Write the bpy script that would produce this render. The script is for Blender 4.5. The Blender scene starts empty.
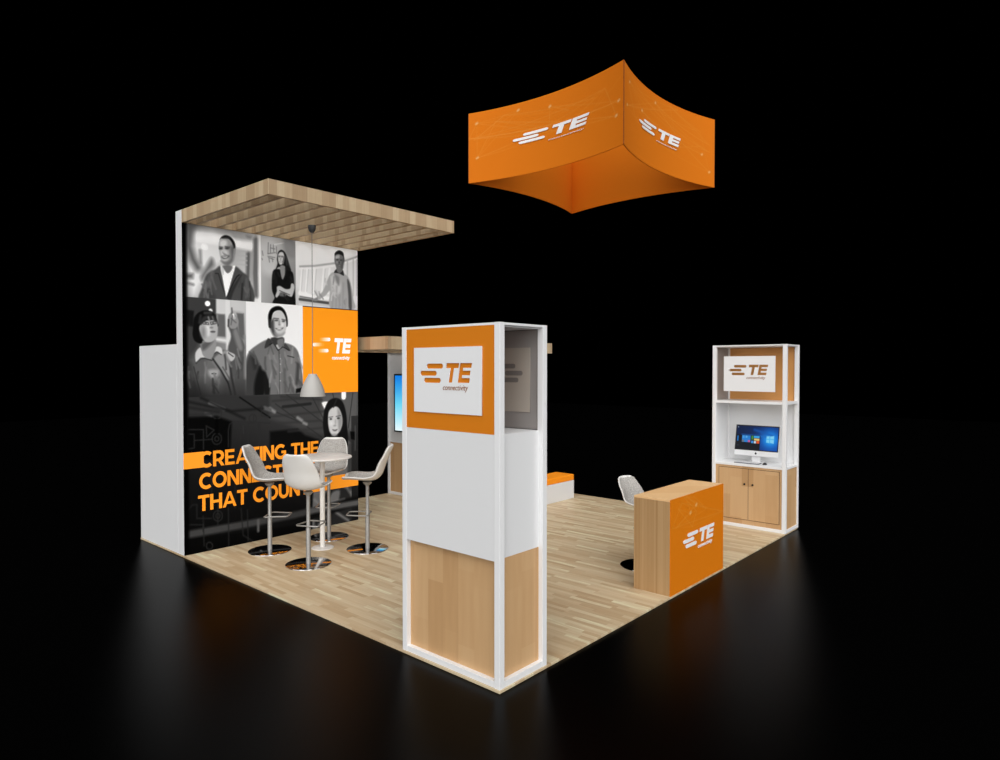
# Exhibition booth: portrait wall with canopy, display towers, counter, stools, hanging banner
ORANGE_TOWER = (212, 122, 14)
ORANGE_FABRIC = (209, 112, 14)
ORANGE_COUNTER = (218, 121, 14)
BANNER_SAG = .20
HALL_IOR, HALL_REFL = 1.22, .5
SUNS = [((1, .95, -.45), 1.3, 60), ((.35, .35, -1), 2.35, 60), ((1, .12, -.1), 1.25, 60), ((.12, 1, -.1), 1.25, 60)]
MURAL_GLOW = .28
MURAL = [
 ('g',(165,228,105,205),0,[(0,3.015),(0.98,3.87)],None),
 ('p',222,0.05,[(0.131,3.79),(0.575,3.801),(0.573,3.513),(0.396,3.392),(0.251,3.208),(0.125,3.03),(0.059,3.327)],(0,3.015,0.98,3.9)),
 ('l',245,0.03,[(0.186,3.729),(0.574,3.722)],(0,3.015,0.98,3.9),0.1),
 ('l',248,0.03,[(0.6,3.713),(0.884,3.711)],(0,3.015,0.98,3.9),0.1),
 ('l',110,0.04,[(0.097,3.826),(0.081,3.604),(0.128,3.459),(0.183,3.368)],(0,3.015,0.98,3.9),0.09),
 ('p',120,0.03,[(0.274,3.379),(0.346,3.499),(0.381,3.419),(0.309,3.326),(0.237,3.221),(0.217,3.275)],(0,3.015,0.98,3.9)),
 ('l',140,0.02,[(0.212,3.566),(0.218,3.428)],(0,3.015,0.98,3.9),0.03),
 ('q',90,0.03,[(0.045,3.277),(0.127,3.286),(0.12,3.237),(0.045,3.229)],(0,3.015,0.98,3.9)),
 ('l',120,0.02,[(0.044,3.175),(0.126,3.162)],(0,3.015,0.98,3.9),0.02),
 ('l',255,0.02,[(0.262,3.622),(0.272,3.619)],(0,3.015,0.98,3.9),0.05),
 ('l',110,0.02,[(0.816,3.605),(0.807,3.326)],(0,3.015,0.98,3.9),0.055),
 ('l',120,0.02,[(0.925,3.787),(0.92,3.562),(0.907,3.378),(0.929,3.113)],(0,3.015,0.98,3.9),0.09),
 ('l',170,0.02,[(0.861,3.624),(0.851,3.274)],(0,3.015,0.98,3.9),0.03),
 ('l',238,0.02,[(0.968,3.849),(0.97,3.032)],(0,3.015,0.98,3.9),0.05),
 ('p',150,0.02,[(0.789,3.836),(0.862,3.833),(0.847,3.796),(0.796,3.803)],(0,3.015,0.98,3.9)),
 ('l',185,0.01,[(0.657,3.625),(0.795,3.632)],(0,3.015,0.98,3.9),0.012),
 ('l',185,0.01,[(0.656,3.57),(0.794,3.577)],(0,3.015,0.98,3.9),0.012),
 ('l',185,0.01,[(0.656,3.516),(0.794,3.521)],(0,3.015,0.98,3.9),0.012),
 ('l',185,0.01,[(0.655,3.461),(0.793,3.466)],(0,3.015,0.98,3.9),0.012),
 ('p',88,0.012,[(0.2,2.953),(0.237,3.151),(0.287,3.296),(0.395,3.371),(0.461,3.402),(0.541,3.179),(0.625,3.425),(0.739,3.372),(0.824,3.293),(0.885,3.017),(0.539,2.891)],(0,3.015,0.98,3.9)),
 ('p',62,0.01,[(0.54,3.035),(0.57,3.124),(0.692,3.309),(0.723,3.327),(0.623,3.128),(0.569,2.98)],(0,3.015,0.98,3.9)),
 ('p',75,0.02,[(0.236,3.025),(0.293,3.156),(0.393,3.052),(0.363,2.965)],(0,3.015,0.98,3.9)),
 ('l',50,0.006,[(0.395,3.321),(0.431,3.322),(0.46,3.228),(0.518,3.062)],(0,3.015,0.98,3.9),0.012),
 ('l',40,0.006,[(0.693,3.335),(0.662,3.309),(0.624,3.244),(0.532,3.049)],(0,3.015,0.98,3.9),0.014),
 ('l',60,0.006,[(0.824,3.264),(0.846,3.029)],(0,3.015,0.98,3.9),0.012),
 ('l',48,0.012,[(0.735,3.226),(0.721,3.035)],(0,3.015,0.98,3.9),0.02),
 ('l',70,0.012,[(0.307,3.101),(0.299,3.016)],(0,3.015,0.98,3.9),0.02),
 ('l',70,0.011,[(0.765,3.299),(0.753,3.245),(0.737,3.19)],(0,3.015,0.98,3.9),0.018),
 ('l',108,0.011,[(0.818,3.17),(0.799,3.116),(0.782,3.062)],(0,3.015,0.98,3.9),0.022),
 ('l',80,0.011,[(0.714,3.286),(0.706,3.236),(0.688,3.185)],(0,3.015,0.98,3.9),0.01),
 ('l',112,0.011,[(0.761,3.182),(0.773,3.152),(0.786,3.121)],(0,3.015,0.98,3.9),0.022),
 ('l',70,0.011,[(0.807,3.104),(0.836,3.038),(0.848,2.97)],(0,3.015,0.98,3.9),0.016),
 ('l',108,0.011,[(0.232,3.175),(0.267,3.111),(0.297,3.045)],(0,3.015,0.98,3.9),0.016),
 ('l',80,0.011,[(0.282,3.089),(0.282,3.034),(0.292,2.979)],(0,3.015,0.98,3.9),0.016),
 ('l',112,0.011,[(0.319,3.102),(0.3,3.024),(0.291,2.948)],(0,3.015,0.98,3.9),0.019),
 ('l',70,0.011,[(0.319,3.092),(0.331,3.03),(0.332,2.966)],(0,3.015,0.98,3.9),0.013),
 ('l',108,0.011,[(0.292,3.196),(0.283,3.12),(0.264,3.043)],(0,3.015,0.98,3.9),0.011),
 ('l',80,0.011,[(0.827,3.195),(0.842,3.145),(0.853,3.095)],(0,3.015,0.98,3.9),0.012),
 ('l',112,0.011,[(0.331,3.214),(0.336,3.141),(0.349,3.068)],(0,3.015,0.98,3.9),0.014),
 ('l',70,0.011,[(0.329,3.287),(0.33,3.255),(0.334,3.223)],(0,3.015,0.98,3.9),0.013),
 ('l',108,0.011,[(0.278,3.167),(0.276,3.122),(0.26,3.076)],(0,3.015,0.98,3.9),0.023),
 ('l',80,0.011,[(0.785,3.111),(0.799,3.041),(0.828,2.972)],(0,3.015,0.98,3.9),0.02),
 ('l',112,0.011,[(0.269,3.086),(0.288,3.047),(0.306,3.008)],(0,3.015,0.98,3.9),0.024),
 ('l',70,0.011,[(0.255,3.11),(0.261,3.079),(0.261,3.047)],(0,3.015,0.98,3.9),0.019),
 ('l',108,0.011,[(0.354,3.27),(0.373,3.201),(0.4,3.134)],(0,3.015,0.98,3.9),0.019),
 ('p',245,0.008,[(0.466,3.421),(0.501,3.375),(0.625,3.44),(0.64,3.42),(0.609,3.315),(0.532,3.063),(0.511,3.119),(0.479,3.287),(0.461,3.371)],(0,3.015,0.98,3.9)),
 ('p',120,0.01,[(0.491,3.424),(0.602,3.43),(0.587,3.37),(0.542,3.337),(0.505,3.376)],(0,3.015,0.98,3.9)),
 ('p',205,0.006,[(0.471,3.408),(0.501,3.375),(0.491,3.303),(0.468,3.358)],(0,3.015,0.98,3.9)),
 ('p',30,0.008,[(0.45,3.733),(0.479,3.775),(0.53,3.797),(0.59,3.781),(0.638,3.723),(0.646,3.652),(0.618,3.576),(0.589,3.673),(0.545,3.746),(0.471,3.743)],(0,3.015,0.98,3.9)),
 ('p',165,0.008,[(0.442,3.71),(0.471,3.75),(0.545,3.765),(0.604,3.711),(0.619,3.62),(0.603,3.502),(0.557,3.439),(0.506,3.436),(0.466,3.486),(0.444,3.582),(0.438,3.653)],(0,3.015,0.98,3.9)),
 ('p',215,0.02,[(0.45,3.704),(0.493,3.739),(0.537,3.724),(0.529,3.665),(0.463,3.649)],(0,3.015,0.98,3.9)),
 ('p',205,0.02,[(0.463,3.606),(0.522,3.621),(0.551,3.582),(0.536,3.494),(0.491,3.474),(0.462,3.542)],(0,3.015,0.98,3.9)),
 ('p',110,0.025,[(0.581,3.658),(0.627,3.664),(0.618,3.518),(0.565,3.446),(0.535,3.437),(0.588,3.529)],(0,3.015,0.98,3.9)),
 ('p',120,0.02,[(0.462,3.478),(0.506,3.445),(0.558,3.451),(0.603,3.502),(0.565,3.483),(0.513,3.474)],(0,3.015,0.98,3.9)),
 ('p',150,0.008,[(0.623,3.642),(0.646,3.645),(0.641,3.579),(0.618,3.562)],(0,3.015,0.98,3.9)),
 ('p',70,0.012,[(0.482,3.63),(0.476,3.62),(0.461,3.615),(0.447,3.616),(0.441,3.625),(0.447,3.635),(0.461,3.64),(0.476,3.638)],(0,3.015,0.98,3.9)),
 ('p',70,0.012,[(0.569,3.645),(0.561,3.635),(0.543,3.628),(0.524,3.629),(0.516,3.638),(0.524,3.648),(0.543,3.654),(0.562,3.653)],(0,3.015,0.98,3.9)),
 ('l',95,0.01,[(0.447,3.645),(0.479,3.644)],(0,3.015,0.98,3.9),0.01),
 ('l',90,0.01,[(0.518,3.658),(0.571,3.659)],(0,3.015,0.98,3.9),0.01),
 ('p',110,0.012,[(0.485,3.588),(0.502,3.559),(0.532,3.562),(0.514,3.57)],(0,3.015,0.98,3.9)),
 ('p',105,0.012,[(0.472,3.535),(0.499,3.542),(0.555,3.557),(0.57,3.544),(0.536,3.516),(0.499,3.504),(0.472,3.518)],(0,3.015,0.98,3.9)),
 ('p',235,0.008,[(0.484,3.531),(0.514,3.533),(0.543,3.542),(0.531,3.528),(0.505,3.522)],(0,3.015,0.98,3.9)),
 ('l',128,0.02,[(0.273,3.21),(0.257,3.027)],(0,3.015,0.98,3.9),0.012),
 ('l',118,0.03,[(0.352,3.331),(0.308,3.158)],(0,3.015,0.98,3.9),0.02),
 ('l',112,0.03,[(0.785,3.289),(0.799,3.085)],(0,3.015,0.98,3.9),0.03),
 ('l',60,0.01,[(0.486,3.759),(0.575,3.772)],(0,3.015,0.98,3.9),0.02),
 ('p',195,0.015,[(0.514,3.599),(0.511,3.584),(0.502,3.577),(0.494,3.582),(0.49,3.596),(0.494,3.61),(0.502,3.617),(0.511,3.612)],(0,3.015,0.98,3.9)),
 ('g',(168,120,205,178),0,[(0.98,3.015),(1.475,3.87)],None),
 ('p',200,0.05,[(0.958,3.872),(1.206,3.842),(1.188,3.42),(0.998,3.427)],(0.98,3.015,1.475,3.9)),
 ('l',225,0.006,[(1.146,3.766),(1.472,3.859)],(0.98,3.015,1.475,3.9),0.012),
 ('p',150,0.03,[(1.296,3.868),(1.472,3.859),(1.471,3.645),(1.34,3.656)],(0.98,3.015,1.475,3.9)),
 ('l',125,0.008,[(1.085,3.784),(1.079,3.643)],(0.98,3.015,1.475,3.9),0.009),
 ('l',125,0.008,[(1.117,3.762),(1.113,3.661)],(0.98,3.015,1.475,3.9),0.009),
 ('l',125,0.008,[(1.153,3.767),(1.16,3.68)],(0.98,3.015,1.475,3.9),0.009),
 ('l',125,0.008,[(1.079,3.643),(1.182,3.67)],(0.98,3.015,1.475,3.9),0.009),
 ('l',125,0.008,[(1.079,3.61),(1.174,3.605)],(0.98,3.015,1.475,3.9),0.009),
 ('l',125,0.008,[(1.093,3.578),(1.1,3.539)],(0.98,3.015,1.475,3.9),0.009),
 ('l',125,0.008,[(1.137,3.59),(1.145,3.55)],(0.98,3.015,1.475,3.9),0.009),
 ('l',125,0.008,[(1.116,3.722),(1.175,3.716)],(0.98,3.015,1.475,3.9),0.009),
 ('l',125,0.008,[(1.198,3.746),(1.201,3.659)],(0.98,3.015,1.475,3.9),0.009),
 ('l',125,0.008,[(1.0,3.666),(1.011,3.614)],(0.98,3.015,1.475,3.9),0.009),
 ('l',125,0.008,[(0.996,3.573),(1.002,3.557)],(0.98,3.015,1.475,3.9),0.009),
 ('l',125,0.008,[(1.086,3.594),(1.159,3.579)],(0.98,3.015,1.475,3.9),0.009),
 ('p',40,0.008,[(1.212,3.64),(1.227,3.689),(1.272,3.718),(1.322,3.688),(1.355,3.617),(1.385,3.524),(1.408,3.465),(1.369,3.44),(1.316,3.461),(1.233,3.493),(1.181,3.44),(1.211,3.531),(1.204,3.585)],(0.98,3.015,1.475,3.9)),
 ('p',205,0.008,[(1.222,3.648),(1.252,3.686),(1.291,3.684),(1.309,3.638),(1.301,3.569),(1.271,3.527),(1.241,3.528),(1.222,3.573)],(0.98,3.015,1.475,3.9)),
 ('p',120,0.01,[(1.252,3.628),(1.248,3.621),(1.238,3.617),(1.229,3.619),(1.225,3.625),(1.229,3.632),(1.239,3.636),(1.248,3.635)],(0.98,3.015,1.475,3.9)),
 ('p',120,0.01,[(1.294,3.631),(1.29,3.624),(1.279,3.62),(1.268,3.621),(1.264,3.627),(1.268,3.634),(1.279,3.639),(1.29,3.637)],(0.98,3.015,1.475,3.9)),
 ('l',130,0.008,[(1.222,3.633),(1.309,3.638)],(0.98,3.015,1.475,3.9),0.006),
 ('p',110,0.01,[(1.283,3.567),(1.277,3.561),(1.264,3.558),(1.25,3.558),(1.244,3.562),(1.25,3.568),(1.264,3.571),(1.277,3.571)],(0.98,3.015,1.475,3.9)),
 ('p',240,0.008,[(1.276,3.566),(1.272,3.563),(1.262,3.56),(1.253,3.56),(1.249,3.563),(1.253,3.566),(1.262,3.569),(1.272,3.568)],(0.98,3.015,1.475,3.9)),
 ('p',165,0.012,[(1.264,3.597),(1.261,3.588),(1.255,3.584),(1.248,3.587),(1.246,3.595),(1.248,3.604),(1.255,3.608),(1.261,3.606)],(0.98,3.015,1.475,3.9)),
 ('l',120,0.006,[(1.303,3.624),(1.291,3.543)],(0.98,3.015,1.475,3.9),0.02),
 ('p',30,0.008,[(1.144,3.422),(1.218,3.464),(1.27,3.457),(1.385,3.462),(1.438,3.42),(1.453,3.255),(1.463,3.117),(1.462,3.013),(1.156,3.012),(1.168,3.094),(1.13,3.199)],(0.98,3.015,1.475,3.9)),
 ('p',150,0.008,[(1.251,3.509),(1.316,3.509),(1.326,3.435),(1.285,3.335),(1.255,3.414)],(0.98,3.015,1.475,3.9)),
 ('p',190,0.008,[(1.202,3.232),(1.247,3.247),(1.322,3.216),(1.391,3.229),(1.407,3.292),(1.445,3.289),(1.453,3.227),(1.421,3.131),(1.382,3.125),(1.276,3.157),(1.231,3.126),(1.198,3.094),(1.179,3.115),(1.201,3.178)],(0.98,3.015,1.475,3.9)),
 ('p',110,0.01,[(1.254,3.169),(1.337,3.155),(1.321,3.117),(1.238,3.12)],(0.98,3.015,1.475,3.9)),
 ('l',85,0.006,[(1.239,3.188),(1.383,3.145)],(0.98,3.015,1.475,3.9),0.01),
 ('l',75,0.012,[(1.34,3.628),(1.385,3.51)],(0.98,3.015,1.475,3.9),0.012),
 ('l',85,0.012,[(1.328,3.641),(1.347,3.533)],(0.98,3.015,1.475,3.9),0.012),
 ('l',45,0.011,[(1.325,3.487),(1.325,3.44),(1.325,3.394)],(0.98,3.015,1.475,3.9),0.01),
 ('l',52,0.011,[(1.304,3.14),(1.32,3.105),(1.345,3.071)],(0.98,3.015,1.475,3.9),0.016),
 ('l',22,0.011,[(1.345,3.377),(1.332,3.338),(1.32,3.3)],(0.98,3.015,1.475,3.9),0.009),
 ('l',45,0.011,[(1.345,3.13),(1.354,3.103),(1.378,3.076)],(0.98,3.015,1.475,3.9),0.015),
 ('l',52,0.011,[(1.39,3.401),(1.402,3.364),(1.43,3.328)],(0.98,3.015,1.475,3.9),0.018),
 ('l',22,0.011,[(1.327,3.073),(1.334,3.048),(1.339,3.023)],(0.98,3.015,1.475,3.9),0.009),
 ('l',45,0.011,[(1.181,3.363),(1.192,3.321),(1.19,3.278)],(0.98,3.015,1.475,3.9),0.011),
 ('l',52,0.011,[(1.215,3.414),(1.226,3.391),(1.245,3.37)],(0.98,3.015,1.475,3.9),0.016),
 ('l',22,0.011,[(1.379,3.435),(1.376,3.414),(1.384,3.395)],(0.98,3.015,1.475,3.9),0.012),
 ('l',45,0.011,[(1.42,3.368),(1.417,3.337),(1.399,3.305)],(0.98,3.015,1.475,3.9),0.017),
 ('l',52,0.011,[(1.164,3.41),(1.162,3.37),(1.157,3.329)],(0.98,3.015,1.475,3.9),0.018),
 ('l',22,0.011,[(1.242,3.345),(1.226,3.322),(1.228,3.3)],(0.98,3.015,1.475,3.9),0.01),
 ('g',(200,205,246,240),0,[(1.475,3.015),(2.47,3.87)],None),
 ('p',222,0.03,[(1.539,3.504),(2.0,3.61),(2.499,3.78),(2.496,3.115),(1.998,3.188),(1.537,3.203)],(1.475,3.015,2.47,3.9)),
 ('l',165,0.012,[(1.539,3.533),(1.765,3.566),(2.081,3.639),(2.245,3.686),(2.482,3.785)],(1.475,3.015,2.47,3.9),0.02),
 ('l',235,0.012,[(1.539,3.504),(1.765,3.536),(2.08,3.605),(2.482,3.75)],(1.475,3.015,2.47,3.9),0.02),
 ('l',246,0.01,[(1.568,3.507),(1.54,3.177)],(1.475,3.015,2.47,3.9),0.018),
 ('l',246,0.01,[(1.651,3.516),(1.622,3.184)],(1.475,3.015,2.47,3.9),0.018),
 ('l',246,0.01,[(1.765,3.529),(1.735,3.194)],(1.475,3.015,2.47,3.9),0.018),
 ('l',246,0.01,[(1.905,3.545),(1.875,3.205)],(1.475,3.015,2.47,3.9),0.018),
 ('l',246,0.01,[(2.0,3.555),(1.969,3.213)],(1.475,3.015,2.47,3.9),0.018),
 ('l',205,0.01,[(1.583,3.496),(1.555,3.205)],(1.475,3.015,2.47,3.9),0.012),
 ('l',205,0.01,[(1.666,3.505),(1.637,3.212)],(1.475,3.015,2.47,3.9),0.012),
 ('l',205,0.01,[(1.788,3.518),(1.759,3.222)],(1.475,3.015,2.47,3.9),0.012),
 ('l',205,0.01,[(1.928,3.534),(1.898,3.234)],(1.475,3.015,2.47,3.9),0.012),
 ('l',190,0.012,[(2.295,3.713),(2.292,3.212)],(1.475,3.015,2.47,3.9),0.018),
 ('l',190,0.012,[(2.396,3.725),(2.394,3.22)],(1.475,3.015,2.47,3.9),0.018),
 ('l',190,0.012,[(2.456,3.732),(2.454,3.225)],(1.475,3.015,2.47,3.9),0.018),
 ('l',240,0.02,[(1.537,3.177),(1.778,3.144),(1.998,3.147)],(1.475,3.015,2.47,3.9),0.05),
 ('l',95,0.008,[(1.536,3.098),(1.997,3.079)],(1.475,3.015,2.47,3.9),0.04),
 ('l',200,0.006,[(1.536,3.066),(2.029,3.044)],(1.475,3.015,2.47,3.9),0.02),
 ('l',120,0.006,[(1.537,3.135),(1.732,3.124)],(1.475,3.015,2.47,3.9),0.015),
 ('l',215,0.006,[(1.536,3.033),(2.013,3.012)],(1.475,3.015,2.47,3.9),0.03),
 ('p',175,0.01,[(1.778,3.13),(1.887,3.233),(1.967,3.403),(2.007,3.475),(2.08,3.516),(2.227,3.511),(2.31,3.464),(2.36,3.344),(2.394,3.164),(2.401,3.024),(2.013,3.012),(2.006,3.243),(1.934,3.183),(1.809,3.106),(1.763,3.1)],(1.475,3.015,2.47,3.9)),
 ('p',200,0.02,[(2.031,3.463),(2.161,3.449),(2.177,3.258),(2.046,3.192)],(1.475,3.015,2.47,3.9)),
 ('l',158,0.02,[(2.054,3.247),(2.04,3.014)],(1.475,3.015,2.47,3.9),0.014),
 ('l',158,0.02,[(2.115,3.321),(2.1,3.018)],(1.475,3.015,2.47,3.9),0.014),
 ('l',158,0.02,[(2.168,3.202),(2.154,3.022)],(1.475,3.015,2.47,3.9),0.014),
 ('l',158,0.02,[(2.227,3.373),(2.212,3.026)],(1.475,3.015,2.47,3.9),0.014),
 ('l',158,0.02,[(2.267,3.154),(2.253,3.028)],(1.475,3.015,2.47,3.9),0.014),
 ('p',140,0.02,[(2.08,3.489),(2.161,3.449),(2.152,3.338),(2.104,3.389)],(1.475,3.015,2.47,3.9)),
 ('p',95,0.012,[(2.29,3.434),(2.335,3.383),(2.36,3.218),(2.367,3.029),(2.317,3.033),(2.309,3.213)],(1.475,3.015,2.47,3.9)),
 ('p',140,0.012,[(1.732,3.113),(1.794,3.138),(1.809,3.109),(1.747,3.091)],(1.475,3.015,2.47,3.9)),
 ('p',60,0.008,[(2.072,3.509),(2.113,3.561),(2.211,3.565),(2.235,3.484),(2.161,3.504),(2.112,3.506)],(1.475,3.015,2.47,3.9)),
 ('p',120,0.006,[(2.121,3.623),(2.211,3.634),(2.211,3.551),(2.161,3.511),(2.116,3.541)],(1.475,3.015,2.47,3.9)),
 ('p',45,0.008,[(2.084,3.729),(2.089,3.784),(2.155,3.827),(2.22,3.808),(2.238,3.748),(2.228,3.677),(2.097,3.662)],(1.475,3.015,2.47,3.9)),
 ('p',125,0.008,[(2.084,3.701),(2.101,3.758),(2.163,3.773),(2.22,3.752),(2.236,3.685),(2.211,3.606),(2.162,3.552),(2.116,3.575),(2.084,3.647)],(1.475,3.015,2.47,3.9)),
 ('p',185,0.012,[(2.097,3.737),(2.154,3.765),(2.162,3.725),(2.105,3.704)],(1.475,3.015,2.47,3.9)),
 ('p',68,0.012,[(2.143,3.695),(2.138,3.687),(2.126,3.683),(2.115,3.684),(2.11,3.691),(2.115,3.698),(2.126,3.702),(2.138,3.701)],(1.475,3.015,2.47,3.9)),
 ('p',68,0.012,[(2.208,3.697),(2.203,3.69),(2.19,3.685),(2.177,3.686),(2.172,3.693),(2.177,3.7),(2.19,3.704),(2.203,3.703)],(1.475,3.015,2.47,3.9)),
 ('p',85,0.012,[(2.17,3.659),(2.167,3.649),(2.159,3.644),(2.151,3.647),(2.147,3.657),(2.151,3.667),(2.159,3.672),(2.167,3.669)],(1.475,3.015,2.47,3.9)),
 ('p',72,0.012,[(2.188,3.624),(2.18,3.618),(2.162,3.613),(2.143,3.613),(2.136,3.618),(2.143,3.625),(2.162,3.63),(2.18,3.629)],(1.475,3.015,2.47,3.9)),
 ('p',175,0.01,[(2.18,3.622),(2.175,3.618),(2.162,3.616),(2.149,3.616),(2.144,3.618),(2.149,3.621),(2.162,3.624),(2.175,3.624)],(1.475,3.015,2.47,3.9)),
 ('l',150,0.011,[(2.242,3.134),(2.238,3.108),(2.248,3.083)],(1.475,3.015,2.47,3.9),0.018),
 ('l',195,0.011,[(1.931,3.408),(1.927,3.382),(1.939,3.357)],(1.475,3.015,2.47,3.9),0.021),
 ('l',160,0.011,[(2.147,3.169),(2.154,3.117),(2.172,3.065)],(1.475,3.015,2.47,3.9),0.013),
 ('l',205,0.011,[(2.056,3.232),(2.031,3.177),(2.026,3.124)],(1.475,3.015,2.47,3.9),0.019),
 ('l',150,0.011,[(1.779,3.209),(1.798,3.171),(1.818,3.133)],(1.475,3.015,2.47,3.9),0.014),
 ('l',195,0.011,[(2.067,3.207),(2.076,3.186),(2.103,3.167)],(1.475,3.015,2.47,3.9),0.015),
 ('l',160,0.011,[(2.048,3.301),(2.062,3.279),(2.079,3.256)],(1.475,3.015,2.47,3.9),0.014),
 ('l',205,0.011,[(1.931,3.382),(1.946,3.356),(1.954,3.329)],(1.475,3.015,2.47,3.9),0.016),
 ('l',150,0.011,[(1.84,3.192),(1.869,3.161),(1.895,3.129)],(1.475,3.015,2.47,3.9),0.017),
 ('l',195,0.011,[(2.056,3.338),(2.069,3.298),(2.085,3.259)],(1.475,3.015,2.47,3.9),0.018),
 ('l',160,0.011,[(1.829,3.224),(1.835,3.175),(1.844,3.127)],(1.475,3.015,2.47,3.9),0.01),
 ('l',205,0.011,[(1.783,3.238),(1.813,3.185),(1.829,3.131)],(1.475,3.015,2.47,3.9),0.016),
 ('l',150,0.011,[(2.069,3.448),(2.067,3.399),(2.053,3.349)],(1.475,3.015,2.47,3.9),0.02),
 ('l',195,0.011,[(2.049,3.292),(2.071,3.255),(2.107,3.219)],(1.475,3.015,2.47,3.9),0.009),
 ('l',160,0.011,[(1.764,3.225),(1.789,3.18),(1.832,3.136)],(1.475,3.015,2.47,3.9),0.011),
 ('l',205,0.011,[(2.022,3.447),(2.029,3.398),(2.044,3.35)],(1.475,3.015,2.47,3.9),0.013),
 ('l',90,0.02,[(2.228,3.705),(2.203,3.598)],(1.475,3.015,2.47,3.9),0.03),
 ('p',160,0.015,[(2.134,3.659),(2.13,3.649),(2.121,3.644),(2.112,3.647),(2.108,3.656),(2.112,3.666),(2.121,3.671),(2.131,3.669)],(1.475,3.015,2.47,3.9)),
 ('g',(60,150,105,200),0,[(0,1.845),(0.775,3.015)],None),
 ('q',70,0.01,[(0.038,3.033),(0.401,3.012),(0.399,2.731),(0.377,2.515),(0.034,2.504)],(0,1.845,0.775,3.015)),
 ('q',30,0.01,[(0.045,2.865),(0.133,2.855),(0.123,2.669),(0.043,2.665)],(0,1.845,0.775,3.015)),
 ('q',205,0.012,[(0.401,3.021),(0.543,3.015),(0.533,2.821),(0.4,2.847)],(0,1.845,0.775,3.015)),
 ('q',110,0.012,[(0.421,2.832),(0.507,2.837),(0.514,2.569),(0.419,2.566)],(0,1.845,0.775,3.015)),
 ('q',215,0.012,[(0.514,3.021),(0.578,3.018),(0.591,2.369),(0.521,2.402)],(0,1.845,0.775,3.015)),
 ('q',200,0.012,[(0.578,3.026),(0.764,3.015),(0.76,2.886),(0.582,2.892)],(0,1.845,0.775,3.015)),
 ('q',110,0.012,[(0.656,2.863),(0.749,2.86),(0.761,2.526),(0.689,2.575)],(0,1.845,0.775,3.015)),
 ('l',215,0.02,[(0.411,2.532),(0.565,2.512),(0.752,2.5)],(0,1.845,0.775,3.015),0.05),
 ('p',95,0.03,[(0.6,2.42),(0.77,2.492),(0.765,1.822),(0.631,1.827)],(0,1.845,0.775,3.015)),
 ('l',150,0.02,[(0.761,2.578),(0.767,2.063)],(0,1.845,0.775,3.015),0.03),
 ('p',70,0.03,[(0.02,2.648),(0.131,2.637),(0.194,2.477),(0.064,2.296),(0.017,2.296)],(0,1.845,0.775,3.015)),
 ('l',255,0.008,[(0.295,2.952),(0.297,2.952)],(0,1.845,0.775,3.015),0.062),
 ('l',240,0.008,[(0.331,2.871),(0.332,2.869)],(0,1.845,0.775,3.015),0.045),
 ('p',95,0.012,[(0.539,2.402),(0.583,2.572),(0.549,2.705),(0.638,2.76),(0.681,2.643),(0.752,2.458),(0.742,2.389),(0.704,2.132),(0.58,2.099)],(0,1.845,0.775,3.015)),
 ('p',135,0.02,[(0.61,2.64),(0.663,2.659),(0.733,2.44),(0.688,2.405),(0.636,2.523)],(0,1.845,0.775,3.015)),
 ('p',150,0.008,[(0.541,2.755),(0.554,2.823),(0.589,2.867),(0.612,2.843),(0.647,2.828),(0.682,2.762),(0.655,2.684),(0.593,2.665),(0.558,2.697)],(0,1.845,0.775,3.015)),
 ('l',70,0.01,[(0.595,2.918),(0.599,2.851)],(0,1.845,0.775,3.015),0.012),
 ('l',70,0.01,[(0.553,2.772),(0.549,2.696)],(0,1.845,0.775,3.015),0.018),
 ('l',235,0.006,[(0.612,2.843),(0.624,2.801)],(0,1.845,0.775,3.015),0.02),
 ('l',95,0.01,[(0.588,2.791),(0.646,2.743)],(0,1.845,0.775,3.015),0.008),
 ('l',95,0.01,[(0.603,2.826),(0.584,2.715)],(0,1.845,0.775,3.015),0.008),
 ('p',185,0.01,[(0.645,2.803),(0.64,2.79),(0.629,2.785),(0.618,2.789),(0.613,2.801),(0.618,2.813),(0.629,2.819),(0.64,2.814)],(0,1.845,0.775,3.015)),
 ('p',100,0.012,[(0.024,2.232),(0.112,2.289),(0.193,2.33),(0.376,2.366),(0.513,2.402),(0.564,2.268),(0.615,2.031),(0.631,1.827),(0.045,1.846)],(0,1.845,0.775,3.015)),
 ('p',74,0.03,[(0.016,2.232),(0.096,2.264),(0.142,2.07),(0.206,1.841),(0.013,1.848)],(0,1.845,0.775,3.015)),
 ('p',150,0.02,[(0.291,2.2),(0.358,2.283),(0.442,2.133),(0.424,2.034),(0.315,2.068)],(0,1.845,0.775,3.015)),
 ('p',115,0.03,[(0.275,2.266),(0.358,2.266),(0.475,2.033),(0.457,1.849),(0.272,1.855)],(0,1.845,0.775,3.015)),
 ('p',165,0.02,[(0.299,2.159),(0.425,2.159),(0.394,2.051),(0.331,2.068)],(0,1.845,0.775,3.015)),
 ('p',150,0.012,[(0.367,2.299),(0.513,2.402),(0.561,2.352),(0.562,2.065),(0.51,2.066),(0.425,2.2)],(0,1.845,0.775,3.015)),
 ('l',32,0.01,[(0.358,2.291),(0.459,2.15),(0.544,1.998),(0.578,1.862)],(0,1.845,0.775,3.015),0.016),
 ('l',45,0.015,[(0.563,2.234),(0.588,2.065),(0.631,1.861)],(0,1.845,0.775,3.015),0.018),
 ('p',190,0.008,[(0.53,2.385),(0.626,2.353),(0.625,2.302),(0.581,2.268),(0.547,2.318)],(0,1.845,0.775,3.015)),
 ('l',60,0.006,[(0.547,2.369),(0.608,2.327)],(0,1.845,0.775,3.015),0.012),
 ('l',60,0.006,[(0.127,2.2),(0.206,1.874)],(0,1.845,0.775,3.015),0.01),
 ('l',45,0.006,[(0.343,2.118),(0.391,2.117)],(0,1.845,0.775,3.015),0.01),
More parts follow.
